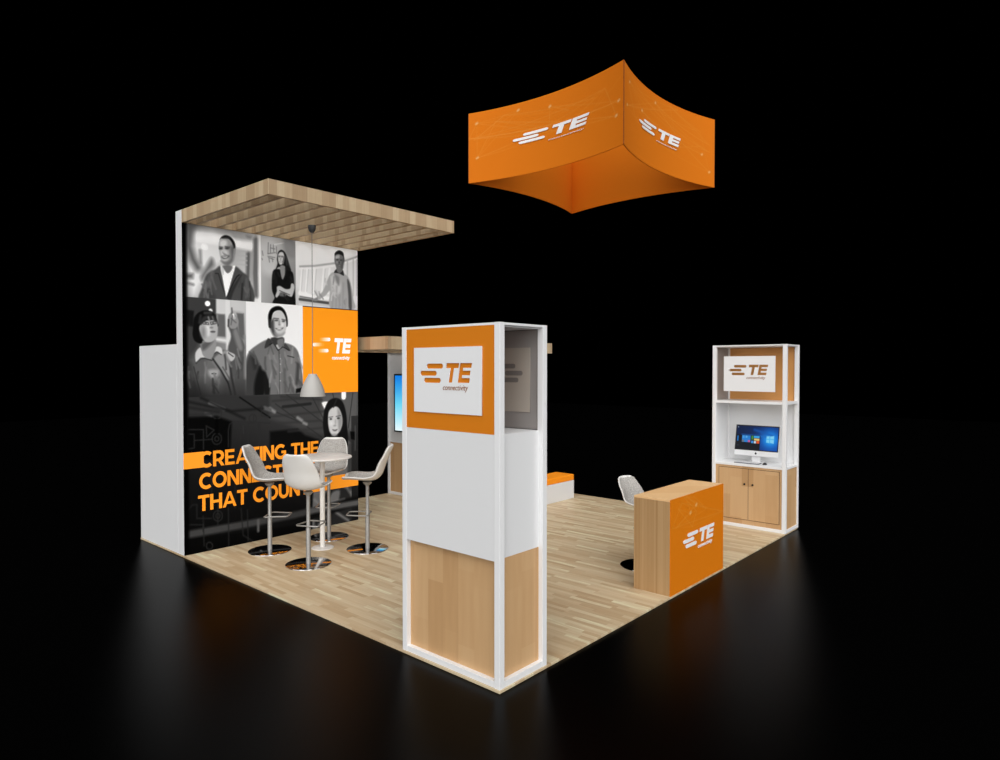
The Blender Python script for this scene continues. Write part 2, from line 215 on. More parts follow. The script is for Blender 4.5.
 ('l',50,0.006,[(0.386,2.001),(0.4,1.981)],(0,1.845,0.775,3.015),0.012),
 ('l',70,0.011,[(0.12,2.065),(0.136,1.992),(0.143,1.919)],(0,1.845,0.775,3.015),0.011),
 ('l',125,0.011,[(0.639,2.337),(0.641,2.254),(0.657,2.171)],(0,1.845,0.775,3.015),0.013),
 ('l',85,0.011,[(0.38,1.993),(0.375,1.945),(0.353,1.897)],(0,1.845,0.775,3.015),0.018),
 ('l',135,0.011,[(0.664,2.419),(0.686,2.328),(0.697,2.237)],(0,1.845,0.775,3.015),0.016),
 ('l',70,0.011,[(0.353,2.058),(0.354,1.972),(0.369,1.885)],(0,1.845,0.775,3.015),0.02),
 ('l',125,0.011,[(0.496,2.337),(0.539,2.271),(0.583,2.205)],(0,1.845,0.775,3.015),0.023),
 ('l',85,0.011,[(0.476,2.196),(0.517,2.128),(0.557,2.06)],(0,1.845,0.775,3.015),0.012),
 ('l',135,0.011,[(0.428,2.049),(0.422,1.976),(0.412,1.903)],(0,1.845,0.775,3.015),0.022),
 ('l',70,0.011,[(0.677,2.307),(0.692,2.272),(0.712,2.237)],(0,1.845,0.775,3.015),0.017),
 ('l',125,0.011,[(0.367,2.119),(0.387,2.036),(0.398,1.954)],(0,1.845,0.775,3.015),0.016),
 ('l',85,0.011,[(0.678,2.248),(0.671,2.176),(0.643,2.104)],(0,1.845,0.775,3.015),0.01),
 ('l',135,0.011,[(0.272,2.186),(0.261,2.098),(0.261,2.01)],(0,1.845,0.775,3.015),0.017),
 ('l',70,0.011,[(0.365,1.97),(0.4,1.929),(0.42,1.888)],(0,1.845,0.775,3.015),0.014),
 ('l',125,0.011,[(0.066,2.142),(0.059,2.104),(0.065,2.067)],(0,1.845,0.775,3.015),0.023),
 ('l',85,0.011,[(0.179,2.133),(0.184,2.092),(0.175,2.052)],(0,1.845,0.775,3.015),0.011),
 ('l',135,0.011,[(0.061,2.201),(0.055,2.148),(0.055,2.095)],(0,1.845,0.775,3.015),0.01),
 ('l',70,0.011,[(0.503,2.348),(0.511,2.259),(0.518,2.169)],(0,1.845,0.775,3.015),0.015),
 ('l',125,0.011,[(0.257,2.252),(0.266,2.194),(0.285,2.136)],(0,1.845,0.775,3.015),0.017),
 ('l',85,0.011,[(0.735,2.319),(0.73,2.239),(0.718,2.159)],(0,1.845,0.775,3.015),0.014),
 ('l',135,0.011,[(0.042,2.083),(0.066,2.021),(0.083,1.959)],(0,1.845,0.775,3.015),0.017),
 ('l',70,0.011,[(0.674,2.203),(0.676,2.133),(0.673,2.064)],(0,1.845,0.775,3.015),0.013),
 ('l',125,0.011,[(0.328,1.951),(0.322,1.909),(0.33,1.865)],(0,1.845,0.775,3.015),0.023),
 ('l',85,0.011,[(0.094,2.147),(0.106,2.097),(0.118,2.047)],(0,1.845,0.775,3.015),0.013),
 ('l',135,0.011,[(0.37,2.122),(0.399,2.062),(0.433,2.003)],(0,1.845,0.775,3.015),0.018),
 ('l',70,0.011,[(0.177,2.141),(0.165,2.104),(0.162,2.067)],(0,1.845,0.775,3.015),0.017),
 ('l',125,0.011,[(0.656,2.317),(0.671,2.252),(0.693,2.186)],(0,1.845,0.775,3.015),0.021),
 ('p',200,0.008,[(0.157,2.249),(0.148,2.362),(0.21,2.428),(0.25,2.331),(0.341,2.291),(0.226,2.306)],(0,1.845,0.775,3.015)),
 ('p',205,0.008,[(0.345,2.349),(0.396,2.441),(0.461,2.426),(0.469,2.351),(0.406,2.386),(0.359,2.357)],(0,1.845,0.775,3.015)),
 ('l',55,0.01,[(0.157,2.245),(0.209,2.298),(0.258,2.302),(0.341,2.279)],(0,1.845,0.775,3.015),0.012),
 ('l',60,0.006,[(0.359,2.349),(0.406,2.38),(0.46,2.347)],(0,1.845,0.775,3.015),0.01),
 ('p',150,0.008,[(0.219,2.494),(0.377,2.531),(0.397,2.449),(0.359,2.332),(0.316,2.296),(0.242,2.331),(0.213,2.428)],(0,1.845,0.775,3.015)),
 ('p',100,0.02,[(0.227,2.478),(0.36,2.514),(0.293,2.43),(0.234,2.396)],(0,1.845,0.775,3.015)),
 ('p',22,0.008,[(0.123,2.669),(0.14,2.782),(0.214,2.855),(0.313,2.871),(0.379,2.829),(0.416,2.732),(0.408,2.682),(0.245,2.674),(0.227,2.486),(0.146,2.5),(0.117,2.571)],(0,1.845,0.775,3.015)),
 ('p',178,0.008,[(0.196,2.672),(0.254,2.74),(0.379,2.763),(0.412,2.723),(0.415,2.624),(0.397,2.549),(0.335,2.497),(0.26,2.503),(0.211,2.591)],(0,1.845,0.775,3.015)),
 ('p',210,0.02,[(0.253,2.674),(0.319,2.686),(0.319,2.579),(0.269,2.577)],(0,1.845,0.775,3.015)),
 ('l',40,0.015,[(0.212,2.713),(0.254,2.776),(0.312,2.815),(0.379,2.809)],(0,1.845,0.775,3.015),0.03),
 ('p',60,0.012,[(0.212,2.705),(0.237,2.78),(0.295,2.808),(0.379,2.804),(0.404,2.739),(0.353,2.762),(0.312,2.751),(0.287,2.761),(0.254,2.74)],(0,1.845,0.775,3.015)),
 ('l',170,0.012,[(0.304,2.792),(0.315,2.756)],(0,1.845,0.775,3.015),0.01),
 ('l',130,0.01,[(0.354,2.798),(0.362,2.769)],(0,1.845,0.775,3.015),0.01),
 ('l',80,0.02,[(0.213,2.803),(0.196,2.721)],(0,1.845,0.775,3.015),0.012),
 ('l',90,0.02,[(0.263,2.838),(0.337,2.846)],(0,1.845,0.775,3.015),0.02),
 ('l',55,0.006,[(0.229,2.739),(0.303,2.726),(0.311,2.702),(0.245,2.704),(0.229,2.739)],(0,1.845,0.775,3.015),0.006),
 ('l',55,0.006,[(0.325,2.734),(0.392,2.747),(0.399,2.718),(0.336,2.703),(0.325,2.734)],(0,1.845,0.775,3.015),0.006),
 ('p',90,0.01,[(0.288,2.72),(0.283,2.713),(0.272,2.71),(0.26,2.712),(0.255,2.719),(0.26,2.726),(0.272,2.729),(0.283,2.727)],(0,1.845,0.775,3.015)),
 ('p',90,0.01,[(0.378,2.725),(0.373,2.718),(0.361,2.714),(0.35,2.716),(0.345,2.723),(0.35,2.73),(0.362,2.734),(0.373,2.732)],(0,1.845,0.775,3.015)),
 ('p',120,0.012,[(0.359,2.669),(0.354,2.663),(0.341,2.66),(0.328,2.662),(0.323,2.668),(0.328,2.674),(0.341,2.677),(0.354,2.675)],(0,1.845,0.775,3.015)),
 ('p',100,0.01,[(0.386,2.621),(0.378,2.612),(0.357,2.608),(0.337,2.611),(0.329,2.619),(0.337,2.627),(0.357,2.631),(0.378,2.629)],(0,1.845,0.775,3.015)),
 ('l',70,0.005,[(0.331,2.619),(0.384,2.621)],(0,1.845,0.775,3.015),0.005),
 ('p',140,0.03,[(0.274,2.61),(0.265,2.563),(0.244,2.543),(0.223,2.562),(0.215,2.607),(0.224,2.654),(0.245,2.674),(0.266,2.656)],(0,1.845,0.775,3.015)),
 ('g',(30,60,None,None),0,[(0,1.845),(0.775,2.1)],(0,1.845,0.775,3.015)),
 ('g',(228,232,232,238),0,[(0.775,1.845),(1.578,3.015)],None),
 ('p',122,0.01,[(0.771,2.235),(0.804,2.373),(0.897,2.461),(1.048,2.544),(1.144,2.538),(1.341,2.508),(1.462,2.456),(1.523,2.348),(1.563,2.127),(1.572,1.943),(1.499,1.798),(0.764,1.822)],(0.775,1.845,1.578,3.015)),
 ('p',75,0.02,[(0.77,2.2),(0.841,2.373),(0.933,2.27),(0.988,2.13),(0.968,1.991),(0.892,1.818),(0.764,1.822)],(0.775,1.845,1.578,3.015)),
 ('p',30,0.02,[(0.884,1.992),(0.951,2.201),(0.988,2.166),(1.045,2.095),(1.005,1.814),(0.892,1.818)],(0.775,1.845,1.578,3.015)),
 ('p',35,0.015,[(1.007,2.13),(1.092,1.988),(1.081,1.812),(1.024,1.814)],(0.775,1.845,1.578,3.015)),
 ('p',60,0.02,[(0.85,2.304),(0.896,2.339),(0.923,2.201),(0.876,2.166)],(0.775,1.845,1.578,3.015)),
 ('p',130,0.03,[(1.066,2.377),(1.221,2.344),(1.218,1.986),(1.102,2.059)],(0.775,1.845,1.578,3.015)),
 ('p',132,0.03,[(1.32,2.381),(1.461,2.365),(1.459,1.982),(1.337,1.984)],(0.775,1.845,1.578,3.015)),
 ('l',98,0.011,[(1.034,2.32),(1.028,2.242),(1.039,2.164)],(0.775,1.845,1.578,3.015),0.025),
 ('l',142,0.011,[(1.51,2.25),(1.509,2.152),(1.503,2.054)],(0.775,1.845,1.578,3.015),0.023),
 ('l',105,0.011,[(1.186,1.965),(1.204,1.912),(1.205,1.859)],(0.775,1.845,1.578,3.015),0.014),
 ('l',148,0.011,[(1.427,2.456),(1.414,2.355),(1.406,2.253)],(0.775,1.845,1.578,3.015),0.026),
 ('l',98,0.011,[(0.873,2.389),(0.898,2.316),(0.905,2.243)],(0.775,1.845,1.578,3.015),0.022),
 ('l',142,0.011,[(1.522,2.142),(1.525,2.098),(1.52,2.054)],(0.775,1.845,1.578,3.015),0.023),
 ('l',105,0.011,[(1.295,2.004),(1.352,1.92),(1.395,1.836)],(0.775,1.845,1.578,3.015),0.014),
 ('l',148,0.011,[(1.505,2.321),(1.544,2.242),(1.585,2.162)],(0.775,1.845,1.578,3.015),0.013),
 ('l',98,0.011,[(1.107,2.469),(1.129,2.415),(1.149,2.361)],(0.775,1.845,1.578,3.015),0.012),
 ('l',142,0.011,[(1.322,2.132),(1.325,2.08),(1.323,2.028)],(0.775,1.845,1.578,3.015),0.024),
 ('l',105,0.011,[(1.109,2.283),(1.153,2.195),(1.181,2.107)],(0.775,1.845,1.578,3.015),0.025),
 ('l',148,0.011,[(1.391,2.095),(1.439,2.007),(1.47,1.918)],(0.775,1.845,1.578,3.015),0.017),
 ('l',98,0.011,[(1.504,2.208),(1.508,2.128),(1.506,2.049)],(0.775,1.845,1.578,3.015),0.018),
 ('l',142,0.011,[(1.262,2.286),(1.253,2.214),(1.265,2.143)],(0.775,1.845,1.578,3.015),0.018),
 ('l',105,0.011,[(1.316,2.323),(1.32,2.243),(1.348,2.162)],(0.775,1.845,1.578,3.015),0.014),
 ('l',148,0.011,[(1.115,2.096),(1.092,2.021),(1.091,1.945)],(0.775,1.845,1.578,3.015),0.013),
 ('l',98,0.011,[(0.82,2.387),(0.852,2.35),(0.884,2.313)],(0.775,1.845,1.578,3.015),0.014),
 ('l',142,0.011,[(1.152,2.344),(1.164,2.303),(1.188,2.262)],(0.775,1.845,1.578,3.015),0.022),
 ('l',105,0.011,[(1.1,2.477),(1.084,2.422),(1.069,2.367)],(0.775,1.845,1.578,3.015),0.012),
 ('l',148,0.011,[(1.132,2.162),(1.11,2.083),(1.098,2.005)],(0.775,1.845,1.578,3.015),0.023),
 ('l',98,0.011,[(1.425,1.924),(1.44,1.845),(1.463,1.765)],(0.775,1.845,1.578,3.015),0.011),
 ('l',142,0.011,[(1.309,2.392),(1.314,2.345),(1.337,2.298)],(0.775,1.845,1.578,3.015),0.021),
 ('l',105,0.011,[(1.469,2.262),(1.512,2.224),(1.535,2.187)],(0.775,1.845,1.578,3.015),0.021),
 ('l',148,0.011,[(1.174,1.991),(1.206,1.922),(1.231,1.852)],(0.775,1.845,1.578,3.015),0.016),
 ('l',98,0.011,[(1.379,1.972),(1.374,1.924),(1.353,1.876)],(0.775,1.845,1.578,3.015),0.016),
 ('l',142,0.011,[(1.088,2.347),(1.113,2.256),(1.122,2.166)],(0.775,1.845,1.578,3.015),0.017),
 ('l',105,0.011,[(1.494,2.052),(1.514,1.999),(1.536,1.946)],(0.775,1.845,1.578,3.015),0.023),
 ('l',148,0.011,[(1.418,2.0),(1.446,1.95),(1.469,1.899)],(0.775,1.845,1.578,3.015),0.022),
 ('l',98,0.011,[(1.493,2.04),(1.539,1.995),(1.569,1.951)],(0.775,1.845,1.578,3.015),0.023),
 ('l',142,0.011,[(1.118,2.262),(1.156,2.215),(1.189,2.167)],(0.775,1.845,1.578,3.015),0.024),
 ('l',80,0.01,[(1.225,2.415),(1.239,2.201),(1.237,1.806)],(0.775,1.845,1.578,3.015),0.012),
 ('l',150,0.006,[(1.24,2.362),(1.249,1.842)],(0.775,1.845,1.578,3.015),0.008),
 ('l',95,0.025,[(1.308,2.165),(1.317,1.876)],(0.775,1.845,1.578,3.015),0.025),
 ('l',70,0.025,[(1.502,2.238),(1.479,1.981)],(0.775,1.845,1.578,3.015),0.03),
 ('l',100,0.02,[(1.123,2.272),(1.16,2.058)],(0.775,1.845,1.578,3.015),0.02),
 ('l',92,0.025,[(1.378,2.056),(1.418,1.873)],(0.775,1.845,1.578,3.015),0.02),
 ('q',25,0.01,[(1.469,1.908),(1.562,1.925),(1.562,1.869),(1.468,1.854)],(0.775,1.845,1.578,3.015)),
 ('l',60,0.006,[(1.35,2.345),(1.441,2.325)],(0.775,1.845,1.578,3.015),0.012),
 ('l',185,0.006,[(1.244,2.308),(1.246,2.305)],(0.775,1.845,1.578,3.015),0.012),
 ('l',185,0.006,[(1.243,2.237),(1.245,2.233)],(0.775,1.845,1.578,3.015),0.012),
 ('l',185,0.006,[(1.243,2.129),(1.245,2.125)],(0.775,1.845,1.578,3.015),0.012),
 ('l',185,0.006,[(1.242,2.022),(1.244,2.018)],(0.775,1.845,1.578,3.015),0.012),
 ('p',70,0.008,[(1.024,2.438),(1.067,2.562),(1.124,2.537),(1.114,2.484)],(0.775,1.845,1.578,3.015)),
 ('p',80,0.008,[(1.35,2.418),(1.296,2.471),(1.321,2.507),(1.39,2.418)],(0.775,1.845,1.578,3.015)),
 ('l',45,0.006,[(1.095,2.483),(1.144,2.511),(1.211,2.415),(1.28,2.461),(1.37,2.418)],(0.775,1.845,1.578,3.015),0.012),
 ('p',70,0.01,[(1.115,2.572),(1.281,2.587),(1.297,2.516),(1.225,2.442),(1.144,2.502)],(0.775,1.845,1.578,3.015)),
 ('p',205,0.008,[(1.186,2.482),(1.261,2.488),(1.227,2.43)],(0.775,1.845,1.578,3.015)),
 ('p',125,0.012,[(1.202,2.54),(1.285,2.569),(1.291,2.497),(1.231,2.442)],(0.775,1.845,1.578,3.015)),
 ('p',18,0.008,[(1.078,2.765),(1.079,2.871),(1.127,2.953),(1.225,2.987),(1.303,2.947),(1.347,2.851),(1.352,2.743),(1.322,2.741),(1.264,2.918),(1.146,2.893),(1.122,2.714),(1.087,2.704)],(0.775,1.845,1.578,3.015)),
 ('p',200,0.008,[(1.122,2.803),(1.156,2.893),(1.244,2.931),(1.303,2.884),(1.332,2.796),(1.328,2.688),(1.281,2.605),(1.202,2.575),(1.144,2.618),(1.116,2.714)],(0.775,1.845,1.578,3.015)),
 ('p',90,0.018,[(1.111,2.784),(1.155,2.813),(1.164,2.681),(1.203,2.593),(1.144,2.609),(1.097,2.713)],(0.775,1.845,1.578,3.015)),
 ('p',85,0.01,[(1.218,2.801),(1.21,2.793),(1.192,2.789),(1.174,2.791),(1.167,2.798),(1.174,2.806),(1.192,2.81),(1.21,2.808)],(0.775,1.845,1.578,3.015)),
 ('p',85,0.01,[(1.314,2.795),(1.308,2.787),(1.292,2.783),(1.277,2.785),(1.271,2.793),(1.277,2.801),(1.292,2.805),(1.308,2.802)],(0.775,1.845,1.578,3.015)),
 ('l',75,0.008,[(1.157,2.826),(1.224,2.822)],(0.775,1.845,1.578,3.015),0.01),
 ('l',80,0.008,[(1.271,2.818),(1.322,2.81)],(0.775,1.845,1.578,3.015),0.01),
 ('p',125,0.012,[(1.257,2.749),(1.251,2.742),(1.239,2.739),(1.226,2.741),(1.221,2.747),(1.226,2.754),(1.239,2.757),(1.251,2.755)],(0.775,1.845,1.578,3.015)),
 ('p',150,0.012,[(1.241,2.78),(1.238,2.763),(1.231,2.755),(1.224,2.762),(1.221,2.779),(1.224,2.797),(1.231,2.805),(1.238,2.798)],(0.775,1.845,1.578,3.015)),
 ('p',95,0.008,[(1.176,2.699),(1.233,2.696),(1.29,2.711),(1.262,2.681),(1.213,2.676)],(0.775,1.845,1.578,3.015)),
 ('p',245,0.006,[(1.27,2.692),(1.26,2.687),(1.235,2.685),(1.21,2.685),(1.199,2.689),(1.21,2.694),(1.234,2.697),(1.26,2.696)],(0.775,1.845,1.578,3.015)),
 ('p',225,0.02,[(1.292,2.749),(1.286,2.736),(1.272,2.73),(1.258,2.735),(1.253,2.747),(1.258,2.76),(1.272,2.766),(1.286,2.761)],(0.775,1.845,1.578,3.015)),
 ('p',150,0.02,[(1.16,2.641),(1.242,2.621),(1.311,2.651),(1.271,2.605),(1.193,2.593)],(0.775,1.845,1.578,3.015)),
 ('p',60,0.01,[(1.088,2.801),(1.111,2.802),(1.116,2.705),(1.091,2.722)],(0.775,1.845,1.578,3.015)),
 ('g',((250,152,28),(250,152,28),(250,152,28),(250,152,28)),0,[(1.578,1.845),(2.467,3.0)],None),
 ('b',(250,152,28),0,[(1.85,2.575),(1.983,2.579)],None,0.048),
 ('b',(250,152,28),0,[(1.751,2.502),(1.885,2.506)],None,0.048),
 ('b',(250,152,28),0,[(1.823,2.421),(1.952,2.424)],None,0.048),
 ('g',(8,20,62,110),0,[(0,0),(2.467,1.845)],None),
 ('q',70,0.02,[(0.029,1.867),(1.095,1.833),(1.093,1.502),(0.582,1.544),(0.398,1.611),(0.027,1.62)],(0,0,2.47,1.845)),
 ('q',14,0.02,[(0.027,1.61),(0.398,1.605),(0.582,1.528),(0.555,1.061),(0.023,1.117)],(0,0,2.47,1.845)),
 ('q',88,0.03,[(1.095,1.855),(2.468,1.84),(2.465,1.218),(1.859,1.277),(1.491,1.391),(1.093,1.536)],(0,0,2.47,1.845)),
 ('q',112,0.04,[(1.862,1.832),(2.468,1.84),(2.466,1.324),(2.267,1.285),(1.86,1.479)],(0,0,2.47,1.845)),
 ('q',26,0.02,[(1.092,1.37),(1.491,1.378),(1.601,1.284),(1.815,1.205),(1.77,1.02),(1.09,1.087)],(0,0,2.47,1.845)),
 ('l',62,0.01,[(1.331,1.836),(1.918,1.412)],(0,0,2.47,1.845),0.01),
 ('l',62,0.01,[(1.172,1.722),(1.859,1.239)],(0,0,2.47,1.845),0.01),
 ('l',62,0.01,[(1.717,1.787),(1.889,1.49)],(0,0,2.47,1.845),0.01),
 ('l',62,0.01,[(2.04,1.84),(2.055,1.775)],(0,0,2.47,1.845),0.01),
 ('l',62,0.01,[(2.38,1.83),(2.299,1.336)],(0,0,2.47,1.845),0.01),
 ('l',62,0.01,[(1.094,1.654),(1.574,1.447)],(0,0,2.47,1.845),0.01),
 ('l',72,0.02,[(1.093,1.56),(1.919,1.59)],(0,0,2.47,1.845),0.02),
 ('l',72,0.02,[(1.223,1.469),(1.86,1.466)],(0,0,2.47,1.845),0.02),
 ('l',72,0.02,[(1.29,1.669),(1.688,1.707)],(0,0,2.47,1.845),0.02),
 ('l',72,0.02,[(1.355,1.351),(1.859,1.365)],(0,0,2.47,1.845),0.02),
 ('l',72,0.02,[(1.251,1.814),(1.861,1.75)],(0,0,2.47,1.845),0.02),
 ('l',72,0.02,[(1.133,1.759),(1.534,1.78)],(0,0,2.47,1.845),0.02),
 ('l',58,0.01,[(1.277,1.681),(1.688,1.703)],(0,0,2.47,1.845),0.035),
 ('l',150,0.015,[(1.094,1.666),(1.158,1.621)],(0,0,2.47,1.845),0.04),
 ('l',150,0.015,[(1.492,1.525),(1.554,1.485)],(0,0,2.47,1.845),0.04),
 ('l',150,0.015,[(1.581,1.452),(1.623,1.431)],(0,0,2.47,1.845),0.04),
 ('l',250,0.01,[(2.223,1.834),(2.223,1.776)],(0,0,2.47,1.845),0.075),
 ('p',240,0.01,[(1.868,1.712),(1.964,1.717),(1.919,1.628),(1.897,1.641)],(0,0,2.47,1.845)),
 ('l',130,0.01,[(0.315,1.77),(0.49,1.686)],(0,0,2.47,1.845),0.045),
 ('l',110,0.012,[(1.021,1.677),(1.093,1.65)],(0,0,2.47,1.845),0.05),
 ('l',90,0.012,[(0.264,1.646),(0.336,1.616)],(0,0,2.47,1.845),0.035),
 ('l',34,0.006,[(0.69,1.823),(1.093,1.549)],(0,0,2.47,1.845),0.02),
 ('l',40,0.02,[(0.071,1.79),(0.583,1.657),(0.996,1.672)],(0,0,2.47,1.845),0.02),
 ('l',38,0.02,[(0.211,1.834),(0.748,1.557)],(0,0,2.47,1.845),0.02),
 ('l',50,0.02,[(0.07,1.726),(0.421,1.654)],(0,0,2.47,1.845),0.02),
 ('p',38,0.01,[(1.903,1.248),(1.882,1.415),(1.905,1.603),(1.979,1.733),(2.1,1.767),(2.207,1.705),(2.268,1.52),(2.275,1.285),(2.251,1.104),(1.917,1.108)],(0,0,2.47,1.845)),
 ('p',128,0.015,[(1.916,1.013),(2.019,1.15),(2.3,1.156),(2.426,0.873),(2.461,0.414),(2.257,-0.396),(1.743,-0.29),(1.748,0.743)],(0,0,2.47,1.845)),
 ('p',85,0.02,[(2.3,1.096),(2.408,0.996),(2.425,0.571),(2.297,0.467)],(0,0,2.47,1.845)),
 ('p',60,0.02,[(1.948,0.486),(2.261,0.472),(2.404,0.059),(2.152,-0.196),(1.745,0.055)],(0,0,2.47,1.845)),
 ('p',130,0.02,[(2.016,0.447),(2.155,0.457),(2.084,0.231),(1.946,0.252)],(0,0,2.47,1.845)),
 ('l',150,0.02,[(1.746,0.399),(1.946,0.136)],(0,0,2.47,1.845),0.03),
 ('l',150,0.02,[(1.947,0.311),(2.225,0.328)],(0,0,2.47,1.845),0.03),
 ('l',150,0.02,[(1.811,0.043),(2.152,-0.077)],(0,0,2.47,1.845),0.03),
 ('l',150,0.02,[(2.083,0.172),(2.295,0.017)],(0,0,2.47,1.845),0.03),
 ('p',34,0.01,[(1.962,1.308),(2.097,1.246),(2.22,1.289),(2.275,1.363),(2.266,1.024),(1.916,1.057)],(0,0,2.47,1.845)),
 ('p',205,0.01,[(1.963,1.473),(1.979,1.587),(2.054,1.644),(2.13,1.633),(2.183,1.538),(2.198,1.407),(2.151,1.294),(2.067,1.238),(1.999,1.286),(1.972,1.371)],(0,0,2.47,1.845)),
 ('p',165,0.02,[(2.122,1.618),(2.19,1.511),(2.193,1.395),(2.143,1.294),(2.129,1.412)],(0,0,2.47,1.845)),
 ('l',100,0.008,[(1.978,1.504),(2.041,1.507)],(0,0,2.47,1.845),0.009),
 ('l',100,0.008,[(2.096,1.509),(2.169,1.518)],(0,0,2.47,1.845),0.009),
 ('p',75,0.009,[(2.029,1.477),(2.023,1.469),(2.009,1.466),(1.996,1.471),(1.99,1.479),(1.996,1.487),(2.009,1.489),(2.023,1.485)],(0,0,2.47,1.845)),
 ('p',75,0.009,[(2.155,1.481),(2.148,1.473),(2.132,1.471),(2.116,1.475),(2.109,1.484),(2.116,1.491),(2.132,1.494),(2.148,1.49)],(0,0,2.47,1.845)),
 ('p',160,0.012,[(2.095,1.382),(2.088,1.376),(2.072,1.374),(2.056,1.378),(2.05,1.385),(2.056,1.39),(2.072,1.392),(2.088,1.388)],(0,0,2.47,1.845)),
 ('p',175,0.015,[(2.095,1.433),(2.092,1.41),(2.086,1.4),(2.08,1.41),(2.077,1.434),(2.08,1.458),(2.086,1.467),(2.093,1.457)],(0,0,2.47,1.845)),
 ('p',135,0.008,[(2.034,1.333),(2.075,1.324),(2.117,1.33),(2.101,1.308),(2.075,1.303),(2.049,1.311)],(0,0,2.47,1.845)),
 ('l',100,0.005,[(2.037,1.33),(2.075,1.32),(2.114,1.327)],(0,0,2.47,1.845),0.004),
 ('p',222,0.03,[(2.047,1.417),(2.039,1.397),(2.019,1.39),(2.0,1.4),(1.993,1.42),(2.001,1.439),(2.02,1.447),(2.039,1.437)],(0,0,2.47,1.845)),
 ('p',150,0.025,[(2.112,1.245),(2.099,1.239),(2.067,1.238),(2.035,1.244),(2.022,1.252),(2.035,1.258),(2.067,1.259),(2.099,1.253)],(0,0,2.47,1.845)),
 ('l',60,0.01,[(2.054,1.644),(2.107,1.748)],(0,0,2.47,1.845),0.02),
 ('g',(40,40,70,70),0,[(2.35,0),(2.467,1.5)],(0,0,2.47,1.845)),
 ('l',95,0.01,[(2.418,1.354),(2.416,1.01)],(0,0,2.47,1.845),0.02),
 ('q',20,0.01,[(2.33,1.281),(2.409,1.275),(2.409,1.156),(2.345,1.175)],(0,0,2.47,1.845)),
 ('l',62,0.008,[(0.05,1.834),(0.044,1.115)],(0,0,2.47,1.845),0.012),
 ('l',62,0.008,[(0.057,1.468),(0.235,1.456),(0.234,1.226)],(0,0,2.47,1.845),0.012),
 ('l',62,0.008,[(0.057,1.415),(0.126,1.409),(0.125,1.247),(0.056,1.243)],(0,0,2.47,1.845),0.012),
 ('l',62,0.008,[(0.137,1.335),(0.34,1.333)],(0,0,2.47,1.845),0.012),
 ('l',62,0.008,[(0.269,1.497),(0.363,1.441),(0.273,1.365),(0.269,1.497)],(0,0,2.47,1.845),0.012),
 ('l',62,0.008,[(0.054,1.646),(0.336,1.636)],(0,0,2.47,1.845),0.012),
 ('l',62,0.008,[(0.539,1.221),(0.54,1.423),(0.558,1.501),(0.617,1.531),(1.092,1.479)],(0,0,2.47,1.845),0.012),
 ('l',62,0.008,[(0.7,1.48),(0.698,1.298)],(0,0,2.47,1.845),0.012),
 ('l',62,0.008,[(0.796,1.497),(0.795,1.244)],(0,0,2.47,1.845),0.012),
 ('l',62,0.008,[(0.932,1.489),(0.943,1.231)],(0,0,2.47,1.845),0.012),
 ('l',62,0.008,[(0.957,1.475),(0.961,1.23)],(0,0,2.47,1.845),0.012),
 ('l',62,0.008,[(0.87,1.585),(0.87,1.492),(0.808,1.496)],(0,0,2.47,1.845),0.012),
 ('l',62,0.008,[(0.977,1.708),(0.976,1.579),(1.071,1.562)],(0,0,2.47,1.845),0.012),
 ('l',62,0.008,[(0.457,1.636),(0.449,1.603),(0.427,1.579),(0.398,1.572),(0.369,1.583),(0.347,1.608),(0.34,1.642),(0.348,1.675),(0.37,1.698),(0.399,1.705),(0.428,1.695),(0.45,1.669),(0.457,1.635)],(0,0,2.47,1.845),0.012),
 ('l',62,0.008,[(0.455,1.329),(0.447,1.295),(0.425,1.271),(0.395,1.265),(0.366,1.276),(0.345,1.303),(0.338,1.338),(0.346,1.372),(0.367,1.395),(0.397,1.402),(0.426,1.391),(0.448,1.364),(0.455,1.328)],(0,0,2.47,1.845),0.012),
 ('l',62,0.008,[(0.907,1.548),(0.9,1.523),(0.882,1.504),(0.857,1.499),(0.833,1.508),(0.815,1.528),(0.809,1.554),(0.816,1.58),(0.834,1.598),(0.858,1.603),(0.883,1.595),(0.901,1.575),(0.907,1.548)],(0,0,2.47,1.845),0.012),
 ('l',62,0.008,[(0.421,1.331),(0.418,1.317),(0.408,1.307),(0.396,1.305),(0.383,1.31),(0.374,1.321),(0.371,1.336),(0.375,1.35),(0.384,1.36),(0.396,1.362),(0.409,1.357),(0.418,1.346),(0.421,1.331)],(0,0,2.47,1.845),0.012),
 ('l',8,0.01,[(0.398,1.555),(0.397,1.411)],(0,0,2.47,1.845),0.04),
 ('l',70,0.006,[(0.73,1.467),(0.735,1.375)],(0,0,2.47,1.845),0.012),
 ('l',60,0.01,[(0.869,1.33),(0.868,1.272)],(0,0,2.47,1.845),0.02),
 ('q',30,0.02,[(0.025,0.262),(1.488,0.269),(2.479,0.351),(2.478,0.214),(1.487,0.101),(0.025,0.201)],(0,0,2.47,1.845)),
 ('l',84,0.02,[(0.025,0.242),(0.722,0.237),(1.488,0.241),(1.68,0.252)],(0,0,2.47,1.845),0.09),
 ('l',112,0.02,[(1.68,0.252),(2.46,0.247)],(0,0,2.47,1.845),0.08),
 ('l',110,0.012,[(0.924,0.254),(0.923,0.121)],(0,0,2.47,1.845),0.035),
 ('l',55,0.01,[(0.027,0.508),(0.101,0.583),(0.15,0.575),(0.149,0.413),(0.325,0.383)],(0,0,2.47,1.845),0.012),
 ('l',55,0.01,[(0.404,0.599),(0.401,0.294)],(0,0,2.47,1.845),0.012),
 ('l',55,0.01,[(0.534,0.477),(0.536,-0.041)],(0,0,2.47,1.845),0.012),
 ('l',55,0.01,[(0.696,0.451),(0.721,0.105),(0.86,-0.001)],(0,0,2.47,1.845),0.012),
 ('l',55,0.01,[(0.779,0.411),(0.789,-0.093)],(0,0,2.47,1.845),0.012),
